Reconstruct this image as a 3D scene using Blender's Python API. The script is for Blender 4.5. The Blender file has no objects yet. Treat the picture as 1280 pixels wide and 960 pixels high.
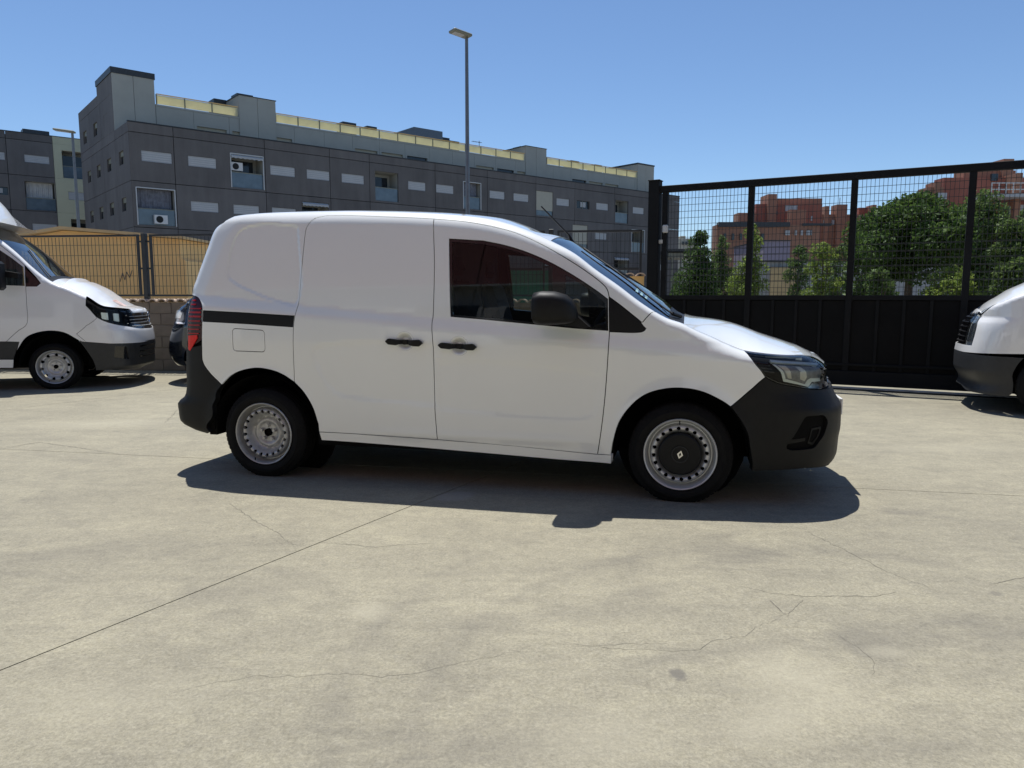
import bpy, math, random
import numpy as np
from mathutils import Vector, Matrix
from mathutils.geometry import delaunay_2d_cdt
C = bpy.context.scene.collection
SC = bpy.context.scene
PI = math.pi
rng = np.random.default_rng(5)
random.seed(5)

# ---------------------------------------------------------------- camera
FPX = 924.0; CAMH = 1.30; PITCH = math.atan(111/924)
cam = bpy.data.objects.new('camera', bpy.data.cameras.new('camera')); C.objects.link(cam)
cam.location = (0, 0, CAMH); cam.rotation_euler = (PI/2-PITCH, 0, 0)
cam.data.sensor_width = 36; cam.data.lens = FPX/1280*36
cam.data.clip_start = 0.05; cam.data.clip_end = 3000
SC.camera = cam
# ---------------------------------------------------------------- sky and sun
SUN_EL = 70.0
SUN_H = Vector((-0.26, 0.966, 0)).normalized()      # horizontal direction towards the sun
w = bpy.data.worlds.new('World'); SC.world = w; w.use_nodes = True
nt = w.node_tree; bg = nt.nodes['Background']
sky = nt.nodes.new('ShaderNodeTexSky'); sky.sky_type = 'NISHITA'; sky.sun_disc = False
sky.sun_elevation = math.radians(SUN_EL)
sky.sun_rotation = math.atan2(SUN_H.x, SUN_H.y)
sky.altitude = 600; sky.air_density = 1.0; sky.dust_density = 0.1; sky.ozone_density = 6.5
nt.links.new(sky.outputs[0], bg.inputs[0]); bg.inputs[1].default_value = 0.112
sun = bpy.data.objects.new('sun', bpy.data.lights.new('sun', 'SUN')); C.objects.link(sun)
sun.data.energy = 5.0; sun.data.angle = math.radians(0.5); sun.data.color = (1.0, 0.98, 0.945)
sd = Vector((SUN_H.x*math.cos(math.radians(SUN_EL)), SUN_H.y*math.cos(math.radians(SUN_EL)), math.sin(math.radians(SUN_EL))))
sun.rotation_euler = sd.to_track_quat('Z', 'Y').to_euler()
SC.view_settings.view_transform = 'Standard'; SC.view_settings.look = 'None'
SC.view_settings.exposure = 0.16; SC.view_settings.gamma = 1.0
SC.render.engine = 'CYCLES'
SC.cycles.max_bounces = 8; SC.cycles.transparent_max_bounces = 16

# ---------------------------------------------------------------- projection maths (surveying the photograph)
FW = np.array([0, math.cos(PITCH), -math.sin(PITCH)]); UP = np.array([0, math.sin(PITCH), math.cos(PITCH)])
RT = np.array([1.0, 0, 0]); CAM = np.array([0, 0, CAMH])
def ray(px, py): return FW+RT*((px-640)/FPX)+UP*((480-py)/FPX)
def ground(px, py, z=0.0):
    d = ray(px, py); return CAM+d*((z-CAMH)/d[2])
def hit(px, py, P0, n):
    d = ray(px, py); return CAM+d*(np.dot(np.asarray(P0)-CAM, n)/np.dot(d, n))
def at(px, py, Y):
    return hit(px, py, (0, Y, 0), np.array([0, 1.0, 0]))
def project(P):
    Q = P-CAM; d = Q@FW
    return np.stack([640+FPX*(Q@RT)/d, 480-FPX*(Q@UP)/d], -1)
class PCH:
    def __init__(s, xs, ys):
        x = s.x = np.asarray(xs, float); y = s.y = np.asarray(ys, float)
        h = np.diff(x); dl = np.diff(y)/h; m = np.zeros_like(x)
        for i in range(1, len(x)-1):
            if dl[i-1]*dl[i] > 0:
                w1 = 2*h[i]+h[i-1]; w2 = h[i]+2*h[i-1]
                m[i] = (w1+w2)/(w1/dl[i-1]+w2/dl[i])
        m[0] = dl[0]; m[-1] = dl[-1]; s.m = m
    def __call__(s, q):
        q = np.clip(np.asarray(q, float), s.x[0], s.x[-1])
        i = np.clip(np.searchsorted(s.x, q, side='right')-1, 0, len(s.x)-2)
        h = s.x[i+1]-s.x[i]; t = (q-s.x[i])/h
        return ((2*t**3-3*t*t+1)*s.y[i]+(t**3-2*t*t+t)*h*s.m[i]+(-2*t**3+3*t*t)*s.y[i+1]+(t**3-t*t)*h*s.m[i+1])
def sstep(a, b, x):
    t = np.clip((np.asarray(x, float)-a)/(b-a), 0, 1); return t*t*(3-2*t)

# ---------------------------------------------------------------- materials
def new_mat(name):
    m = bpy.data.materials.new(name); m.use_nodes = True
    return m, m.node_tree, m.node_tree.nodes['Principled BSDF']
def lk(nt, a, b): nt.links.new(a, b)
def node(nt, t, **k):
    n = nt.nodes.new(t)
    for a, v in k.items(): setattr(n, a, v)
    return n
def rampn(nt, fac, stops, interp='LINEAR'):
    r = node(nt, 'ShaderNodeValToRGB'); r.color_ramp.interpolation = interp
    while len(r.color_ramp.elements) < len(stops): r.color_ramp.elements.new(0.5)
    for e, (p, c) in zip(r.color_ramp.elements, stops):
        e.position = p; e.color = (*c, 1) if len(c) == 3 else c
    lk(nt, fac, r.inputs[0]); return r.outputs[0]
def noisen(nt, vec, scale, detail=4, rough=.55, dist=0.0):
    n = node(nt, 'ShaderNodeTexNoise'); n.inputs['Scale'].default_value = scale
    n.inputs['Detail'].default_value = detail; n.inputs['Roughness'].default_value = rough
    n.inputs['Distortion'].default_value = dist
    lk(nt, vec, n.inputs['Vector']); return n.outputs['Fac']
def mixc(nt, fac, a, b, mode='MIX'):
    m = node(nt, 'ShaderNodeMix', data_type='RGBA', blend_type=mode)
    for s, v in ((m.inputs[0], fac), (m.inputs[6], a), (m.inputs[7], b)):
        if isinstance(v, (int, float)): s.default_value = v
        elif isinstance(v, tuple): s.default_value = (*v, 1)
        else: lk(nt, v, s)
    return m.outputs[2]
def mathn(nt, op, a, b=0.0, clamp=False):
    m = node(nt, 'ShaderNodeMath', operation=op, use_clamp=clamp)
    for s, v in zip(m.inputs, (a, b)):
        if isinstance(v, (int, float)): s.default_value = v
        else: lk(nt, v, s)
    return m.outputs[0]
def simple(name, col, rough=.5, metal=0.0, var=.12, scale=6.0, bump=0.0, bscale=60.0, coat=0.0, spec=.5):
    m, nt, p = new_mat(name)
    tc = node(nt, 'ShaderNodeTexCoord')
    n = noisen(nt, tc.outputs['Object'], scale, 5, .6)
    lo = tuple(c*(1-var) for c in col); hi = tuple(min(1, c*(1+var)) for c in col)
    lk(nt, rampn(nt, n, [(.3, lo), (.7, hi)]), p.inputs['Base Color'])
    p.inputs['Roughness'].default_value = rough; p.inputs['Metallic'].default_value = metal
    p.inputs['Coat Weight'].default_value = coat; p.inputs['Coat Roughness'].default_value = .012; p.inputs['Coat IOR'].default_value = 1.65
    p.inputs['Specular IOR Level'].default_value = spec
    if bump:
        b = node(nt, 'ShaderNodeBump'); b.inputs['Strength'].default_value = bump; b.inputs['Distance'].default_value = .01
        lk(nt, noisen(nt, tc.outputs['Object'], bscale, 3), b.inputs['Height']); lk(nt, b.outputs[0], p.inputs['Normal'])
    return m
def glass(name, tint, rough=.0, spec=1.5, extra=0.0):
    m = bpy.data.materials.new(name); m.use_nodes = True; nt = m.node_tree; nt.nodes.clear()
    out = node(nt, 'ShaderNodeOutputMaterial'); tr = node(nt, 'ShaderNodeBsdfTransparent'); gl = node(nt, 'ShaderNodeBsdfGlossy')
    tr.inputs[0].default_value = (*tint, 1); gl.inputs['Roughness'].default_value = rough
    fr = node(nt, 'ShaderNodeFresnel'); fr.inputs[0].default_value = spec
    fac = mathn(nt, 'ADD', fr.outputs[0], extra, True)
    mx = node(nt, 'ShaderNodeMixShader'); lk(nt, fac, mx.inputs[0]); lk(nt, tr.outputs[0], mx.inputs[1]); lk(nt, gl.outputs[0], mx.inputs[2])
    lk(nt, mx.outputs[0], out.inputs[0]); return m
M = {}
M['paint'] = simple('white_paint', (.87, .885, .855), .30, var=.012, scale=2, coat=1.0)
M['paint_cream'] = simple('white_van_paint', (.82, .82, .81), .34, var=.02, scale=2, coat=.8)
M['plastic'] = simple('black_plastic', (.0055, .0057, .006), .52, var=.2, scale=25, bump=.10, bscale=700, spec=.28)
M['plastic_grey'] = simple('grey_plastic', (.024, .026, .029), .45, var=.12, scale=20, bump=.08, bscale=600, spec=.45)
M['gloss_black'] = simple('gloss_black', (.008, .008, .009), .12, var=.05, coat=.4)
M['dark'] = simple('dark_inner', (.006, .006, .006), .9, var=.1, spec=.1)
M['rubber'] = simple('tyre_rubber', (.0065, .0065, .0065), .75, var=.3, scale=14, bump=.25, bscale=240, spec=.2)
M['steel_rim'] = simple('silver_rim', (.56, .57, .57), .32, metal=.45, var=.06, scale=20)
M['rim_dirty'] = simple('brake_dust_rim', (.46, .46, .45), .38, metal=.45, var=.15, scale=16)
M['chrome'] = simple('bright_metal', (.7, .7, .72), .12, metal=1.0, var=.03)
M['seat'] = simple('dark_seat_cloth', (.035, .035, .04), .85, var=.2, scale=60)
M['trim'] = simple('grey_interior_trim', (.10, .10, .105), .7, var=.1)
M['side_glass'] = glass('side_window_glass', (.58, .62, .60), spec=1.52, extra=.0)
M['screen_glass'] = glass('windscreen_glass', (.42, .50, .52), spec=1.75, extra=.12)
M['lamp_glass'] = glass('lamp_cover_glass', (.90, .93, .94), spec=1.33)
M['bcar'] = simple('black_car_paint', (.006, .009, .016), .2, var=.05, coat=1.0)
M['redlens'] = simple('red_lens', (.42, .008, .010), .25, var=.12, scale=20, spec=.3)
M['redbright'] = simple('bright_red_lens', (.75, .015, .012), .25, var=.08, scale=20, spec=.3)
M['redlens_dark'] = simple('dark_red_lens', (.035, .003, .004), .2, var=.1, spec=.35)
M['amber'] = simple('clear_indicator_lens', (.07, .07, .07), .2, var=.1)
M['plate'] = simple('plate_white', (.7, .7, .68), .4, var=.03)
M['gate'] = simple('black_gate_steel', (.0055, .006, .0065), .72, var=.3, scale=3, bump=.05, bscale=90, spec=.25)
M['gate_panel'] = simple('black_gate_sheet', (.0035, .0038, .0042), .62, var=.4, scale=1.6, bump=.12, bscale=7, spec=.15)
M['wire'] = simple('dark_fence_wire', (.030, .034, .036), .5, var=.15, metal=.2)
M['galv'] = simple('galvanised_rail', (.42, .42, .40), .45, metal=.5, var=.2, scale=8)
M['pole'] = simple('grey_lamp_pole', (.17, .18, .19), .45, metal=.5, var=.1)
M['block'] = simple('concrete_block', (.25, .205, .155), .92, var=.22, scale=3.5, bump=.5, bscale=60)
M['mortar'] = simple('mortar', (.20, .17, .135), .95, var=.2, scale=9)
M['tile'] = simple('clay_coping_tile', (.52, .40, .30), .8, var=.28, scale=7)
M['tan'] = simple('tan_render', (.88, .58, .24), .9, var=.08, scale=1.2, bump=.2, bscale=40)
M['tan_dark'] = simple('tan_trim', (.62, .45, .23), .9, var=.12, scale=2)
M['ac'] = simple('white_ac_casing', (.62, .62, .60), .5, var=.05)
M['white'] = simple('white_frame', (.50, .51, .50), .5, var=.05)
M['shutter'] = simple('pale_roller_shutter', (.40, .41, .41), .6, var=.05, scale=2)
M['panel_green'] = simple('pale_green_cladding', (.37, .37, .325), .8, var=.06, scale=.8)
M['green_wall'] = simple('pale_lime_render', (.50, .49, .34), .85, var=.05, scale=.5)
M['roofcap'] = simple('dark_roof_flashing', (.03, .035, .04), .5, var=.2)
M['roof_metal'] = simple('grey_roof_metal', (.13, .16, .19), .5, var=.1, metal=.3)
def canvas(name, col):
    m, nt, p = new_mat(name); tc = node(nt, 'ShaderNodeTexCoord'); n = noisen(nt, tc.outputs['Object'], 1.5, 4)
    c = rampn(nt, n, [(.3, tuple(v*.9 for v in col)), (.7, col)]); lk(nt, c, p.inputs['Base Color']); p.inputs['Roughness'].default_value = .7
    t = node(nt, 'ShaderNodeBsdfTranslucent'); lk(nt, c, t.inputs[0]); mx = node(nt, 'ShaderNodeMixShader'); mx.inputs[0].default_value = .55
    lk(nt, p.outputs[0], mx.inputs[1]); lk(nt, t.outputs[0], mx.inputs[2]); lk(nt, mx.outputs[0], nt.nodes['Material Output'].inputs[0]); return m
M['yellow'] = canvas('yellow_railing_panel', (.93, .87, .60))
M['rail_dark'] = simple('railing_post', (.20, .20, .15), .5, var=.1)
M['curtain'] = simple('curtain_cloth', (.16, .17, .20), .9, var=.3, scale=5)
M['curtain_w'] = simple('white_curtain_cloth', (.50, .50, .48), .9, var=.12, scale=3)
M['deep'] = simple('dark_recess', (.018, .02, .02), .9, var=.4, scale=2)
M['balglass'] = simple('frosted_balustrade', (.10, .14, .17), .2, var=.2, scale=1.5, coat=.3)
M['pane'] = simple('dark_window_pane', (.025, .032, .04), .08, var=.3, scale=2)
M['beige_blind'] = simple('beige_blind', (.42, .40, .32), .8, var=.05)
M['street'] = simple('street_ground', (.22, .21, .19), .9, var=.15, scale=.3)
M['trunk'] = simple('bark', (.10, .075, .05), .9, var=.3, scale=20, bump=.5, bscale=40)
M['greenp'] = simple('green_hoarding', (.03, .17, .10), .6, var=.12, scale=2)
M['violet'] = simple('violet_grey_render', (.25, .22, .27), .85, var=.05)
M['lowwall'] = simple('grey_street_wall', (.36, .36, .34), .9, var=.1, scale=1)
M['sticker'] = simple('windscreen_sticker', (.35, .55, .60), .5, var=.05)
M['redwall'] = simple('maroon_cladding', (.25, .085, .080), .5, var=.08, scale=1)
M['basewall'] = simple('pale_wall_base', (.62, .62, .60), .8, var=.06, scale=1)
M['doorgrey'] = simple('grey_roller_door', (.25, .27, .28), .55, var=.06)

def facade_mat(name, a, b, streak=True):
    m, nt, p = new_mat(name); tc = node(nt, 'ShaderNodeTexCoord')
    mp = node(nt, 'ShaderNodeMapping'); mp.inputs['Scale'].default_value = (1.4, 1.4, .22); lk(nt, tc.outputs['Object'], mp.inputs[0])
    n1 = noisen(nt, tc.outputs['Object'], .35, 5, .6); n2 = noisen(nt, mp.outputs[0], 1.2, 6, .65)
    mixf = mathn(nt, 'ADD', mathn(nt, 'MULTIPLY', n1, .5), mathn(nt, 'MULTIPLY', n2, .5))
    oi = node(nt, 'ShaderNodeObjectInfo')
    mixf = mathn(nt, 'ADD', mixf, mathn(nt, 'MULTIPLY', mathn(nt, 'SUBTRACT', oi.outputs['Random'], .5), .16))
    lk(nt, rampn(nt, mixf, [(.3, a), (.7, b)]), p.inputs['Base Color']); p.inputs['Roughness'].default_value = .85
    return m
M['facade'] = facade_mat('dark_precast_concrete', (.092, .085, .080), (.162, .151, .142))
M['brick'] = facade_mat('red_brick_wall', (.25, .125, .078), (.365, .185, .118))
M['brick2'] = facade_mat('dark_brick_wall', (.24, .08, .055), (.36, .13, .085))

def leaf_mat(name, a, b, c):
    m, nt, p = new_mat(name); g = node(nt, 'ShaderNodeNewGeometry')
    lk(nt, rampn(nt, g.outputs['Random Per Island'], [(0, a), (.6, b), (1, c)]), p.inputs['Base Color'])
    p.inputs['Roughness'].default_value = .6; p.inputs['Specular IOR Level'].default_value = .2
    tl = node(nt, 'ShaderNodeBsdfTranslucent'); lk(nt, rampn(nt, g.outputs['Random Per Island'], [(0, a), (1, c)]), tl.inputs[0])
    mx = node(nt, 'ShaderNodeMixShader'); mx.inputs[0].default_value = .35
    lk(nt, p.outputs[0], mx.inputs[1]); lk(nt, tl.outputs[0], mx.inputs[2])
    lk(nt, mx.outputs[0], nt.nodes['Material Output'].inputs[0]); return m
M['leaf_dark'] = leaf_mat('dark_leaves', (.035, .075, .016), (.07, .13, .027), (.13, .20, .05))
M['leaf_light'] = leaf_mat('light_leaves', (.11, .17, .03), (.20, .28, .055), (.32, .40, .09))
M['leaf_mid'] = leaf_mat('mid_leaves', (.05, .095, .022), (.10, .165, .04), (.19, .26, .085))

# ---------------------------------------------------------------- object helpers
def tag(o, label=None, cat=None, group=None, kind=None):
    if label: o['label'] = label
    if cat: o['category'] = cat
    if group: o['group'] = group
    if kind: o['kind'] = kind
    return o
def empty(name, loc=(0, 0, 0), rz=0.0, **k):
    o = bpy.data.objects.new(name, None); C.objects.link(o); o.location = loc; o.rotation_euler = (0, 0, rz)
    o.empty_display_size = .2
    return tag(o, **k)
def mk(name, V, F, mat, parent=None, smooth=False, sharp=None, normals=None):
    me = bpy.data.meshes.new(name); me.from_pydata([tuple(map(float, v)) for v in V], [], [tuple(map(int, f)) for f in F]); me.update()
    if mat is not None:
        for m in (mat if isinstance(mat, list) else [mat]): me.materials.append(m)
    if smooth:
        me.polygons.foreach_set('use_smooth', [True]*len(me.polygons))
        if sharp: me.set_sharp_from_angle(angle=math.radians(sharp))
    if normals is not None:
        me.polygons.foreach_set('use_smooth', [True]*len(me.polygons))
        me.normals_split_custom_set_from_vertices([tuple(map(float, n)) for n in normals])
    o = bpy.data.objects.new(name, me); C.objects.link(o)
    if parent is not None: o.parent = parent
    return o
class MB:
    def __init__(s): s.V = []; s.F = []
    def add(s, V, F):
        b = len(s.V); s.V += [tuple(v) for v in V]; s.F += [tuple(b+i for i in f) for f in F]; return s
    def box(s, x0, x1, y0, y1, z0, z1):
        return s.add([(x0, y0, z0), (x1, y0, z0), (x1, y1, z0), (x0, y1, z0), (x0, y0, z1), (x1, y0, z1), (x1, y1, z1), (x0, y1, z1)],
                     [(0, 3, 2, 1), (4, 5, 6, 7), (0, 1, 5, 4), (1, 2, 6, 5), (2, 3, 7, 6), (3, 0, 4, 7)])
    def bevbox(s, x0, x1, y0, y1, z0, z1, b=.005):
        # chamfered box
        V = []; idx = {}
        xs, ys, zs = (x0, x1), (y0, y1), (z0, z1); cx = lambda v, i, d: v+(b if i == 0 else -b)*d
        for i in (0, 1):
            for j in (0, 1):
                for k in (0, 1):
                    for a in range(3):
                        d = [1, 1, 1]; d[a] = 0
                        idx[(i, j, k, a)] = len(V); V.append((cx(xs[i], i, d[0]), cx(ys[j], j, d[1]), cx(zs[k], k, d[2])))
        F = []
        for a in range(3):
            o1, o2 = [q for q in range(3) if q != a]
            for sgn in (0, 1):
                q = []
                for (u, v) in ((0, 0), (1, 0), (1, 1), (0, 1)):
                    c = [0, 0, 0]; c[a] = sgn; c[o1] = u; c[o2] = v; q.append(idx[(*c, a)])
                if (sgn == 0) ^ (a == 1): q = q[::-1]
                F.append(tuple(q))
        for a in range(3):
            o1, o2 = [q for q in range(3) if q != a]
            for u in (0, 1):
                for v in (0, 1):
                    c0 = [0, 0, 0]; c0[a] = 0; c0[o1] = u; c0[o2] = v; c1 = list(c0); c1[a] = 1
                    F.append((idx[(*c0, o1)], idx[(*c1, o1)], idx[(*c1, o2)], idx[(*c0, o2)]))
        for i in (0, 1):
            for j in (0, 1):
                for k in (0, 1): F.append((idx[(i, j, k, 0)], idx[(i, j, k, 1)], idx[(i, j, k, 2)]))
        return s.add(V, F)
    def tube(s, p0, p1, r0, r1=None, n=10, caps=True):
        p0 = Vector(p0); p1 = Vector(p1); r1 = r0 if r1 is None else r1
        d = (p1-p0).normalized(); a = d.orthogonal().normalized(); b = d.cross(a); V = []
        for p, r in ((p0, r0), (p1, r1)):
            for i in range(n):
                t = 2*PI*i/n; V.append(p+a*(r*math.cos(t))+b*(r*math.sin(t)))
        F = [(i, (i+1) % n, n+(i+1) % n, n+i) for i in range(n)]
        if caps: F += [tuple(range(n))[::-1], tuple(range(n, 2*n))]
        return s.add(V, F)
    def lathe(s, prof, n=48, axis='y', c=(0, 0, 0)):
        V = []
        for (r, h) in prof:
            for i in range(n):
                t = 2*PI*i/n; a, b = r*math.cos(t), r*math.sin(t)
                V.append((c[0]+a, c[1]+h, c[2]+b) if axis == 'y' else (c[0]+a, c[1]+b, c[2]+h))
        F = []
        for k in range(len(prof)-1):
            for i in range(n):
                j = (i+1) % n; q = (k*n+i, k*n+j, (k+1)*n+j, (k+1)*n+i)
                F.append(q if axis != 'y' else q[::-1])
        return s.add(V, F)
    def prism(s, poly, y0, y1):     # poly in (x, z)
        n = len(poly); V = [(x, y0, z) for x, z in poly]+[(x, y1, z) for x, z in poly]
        F = [tuple(range(n)), tuple(range(n, 2*n))[::-1]]+[(i, n+i, n+(i+1) % n, (i+1) % n) for i in range(n)]
        return s.add(V, F)
    def build(s, name, mat, parent=None, smooth=False, sharp=35, recalc=False, loc=None):
        o = mk(name, s.V, s.F, mat, parent, smooth, sharp if smooth else None)
        if recalc:
            import bmesh
            bm = bmesh.new(); bm.from_mesh(o.data); bmesh.ops.recalc_face_normals(bm, faces=bm.faces[:]); bm.to_mesh(o.data); bm.free()
            if smooth: o.data.set_sharp_from_angle(angle=math.radians(sharp))
        if loc: o.location = loc
        return o

# ---------------------------------------------------------------- 2D panel meshing
def pip(P, poly):
    x, y = P[:, 0], P[:, 1]; x0, y0 = poly[:, 0], poly[:, 1]; x1, y1 = np.roll(x0, -1), np.roll(y0, -1)
    c = np.zeros(len(P), int)
    for a, b, e, f in zip(x0, y0, x1, y1):
        if b == f: continue
        m = ((b > y) != (f > y)) & (x < (e-a)*(y-b)/(f-b)+a); c += m
    return c % 2 == 1
def pdist(P, poly):
    best = np.full(len(P), 1e9); n = len(poly)
    for i in range(n):
        a = poly[i]; b = poly[(i+1) % n]; ab = b-a; L = ab@ab
        if L < 1e-14: continue
        t = np.clip(((P-a)@ab)/L, 0, 1); d = np.linalg.norm(P-(a+t[:, None]*ab), axis=1); best = np.minimum(best, d)
    return best
def area2(p): x, y = p[:, 0], p[:, 1]; return np.sum(x*np.roll(y, -1)-np.roll(x, -1)*y)
def resample(P, step, closed=True):
    P = np.asarray(P, float); Q = np.vstack([P, P[:1]]) if closed else P; out = []
    for a, b in zip(Q[:-1], Q[1:]):
        L = np.linalg.norm(b-a)
        if L < 1e-6: continue
        k = max(1, int(round(L/step)))
        for i in range(k): out.append(a+(b-a)*i/k)
    if not closed: out.append(Q[-1])
    return np.array(out)
def inset(P, d):
    if area2(P) < 0: P = P[::-1]
    e = np.roll(P, -1, 0)-P; e /= np.maximum(np.linalg.norm(e, axis=1), 1e-9)[:, None]
    n = np.stack([-e[:, 1], e[:, 0]], 1); m = n+np.roll(n, 1, 0); L = np.linalg.norm(m, axis=1)
    m = m/np.maximum(L, .7)[:, None]
    k = 1/np.maximum(np.sum(m*n, axis=1)/np.maximum(np.linalg.norm(m, axis=1), 1e-9), .5)
    return P+m*(d*np.minimum(k, 1.6))[:, None]
def spline(P, n=8):
    P = np.asarray(P, float); out = []
    Q = np.vstack([2*P[0]-P[1], P, 2*P[-1]-P[-2]])
    for i in range(1, len(Q)-2):
        p0, p1, p2, p3 = Q[i-1:i+3]
        # centripetal-like: plain Catmull-Rom with moderate tension
        for k in range(n):
            t = k/n
            out.append(.5*((2*p1)+(-p0+p2)*t+(2*p0-5*p1+4*p2-p3)*t*t+(-p0+3*p1-3*p2+p3)*t**3))
    out.append(P[-1]); return np.array(out)
def tri2d(outer, holes, step):
    loops = [outer]+holes; V = []; E = []
    for L in loops:
        b = len(V); V += [tuple(p) for p in L]; E += [(b+i, b+(i+1) % len(L)) for i in range(len(L))]
    nb = len(V)
    x0, y0 = outer.min(0); x1, y1 = outer.max(0); G = []
    ys = np.arange(y0, y1+step, step*.866)
    for j, y in enumerate(ys):
        xs = np.arange(x0+(step/2 if j % 2 else 0), x1+step, step); G.append(np.stack([xs, np.full_like(xs, y)], 1))
    G = np.vstack(G); m = pip(G, outer)
    for h in holes: m &= ~pip(G, h)
    G = G[m]
    if len(G):
        d = pdist(G, outer)
        for h in holes: d = np.minimum(d, pdist(G, h))
        G = G[d > step*.5]
    V += [tuple(p) for p in G]
    vs, es, fs, _, _, _ = delaunay_2d_cdt([Vector(v) for v in V], E, [], 0, 1e-6)
    vs = np.array([(v.x, v.y) for v in vs]); fs = np.array([f for f in fs if len(f) == 3])
    cen = vs[fs].mean(1); m = pip(cen, outer)
    for h in holes: m &= ~pip(cen, h)
    fs = fs[m]
    a = vs[fs[:, 0]]; b = vs[fs[:, 1]]; c = vs[fs[:, 2]]
    ar = (b[:, 0]-a[:, 0])*(c[:, 1]-a[:, 1])-(c[:, 0]-a[:, 0])*(b[:, 1]-a[:, 1])
    fs[ar < 0] = fs[ar < 0][:, ::-1]; fs = fs[np.abs(ar) > 1e-12]
    return vs, fs

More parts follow.
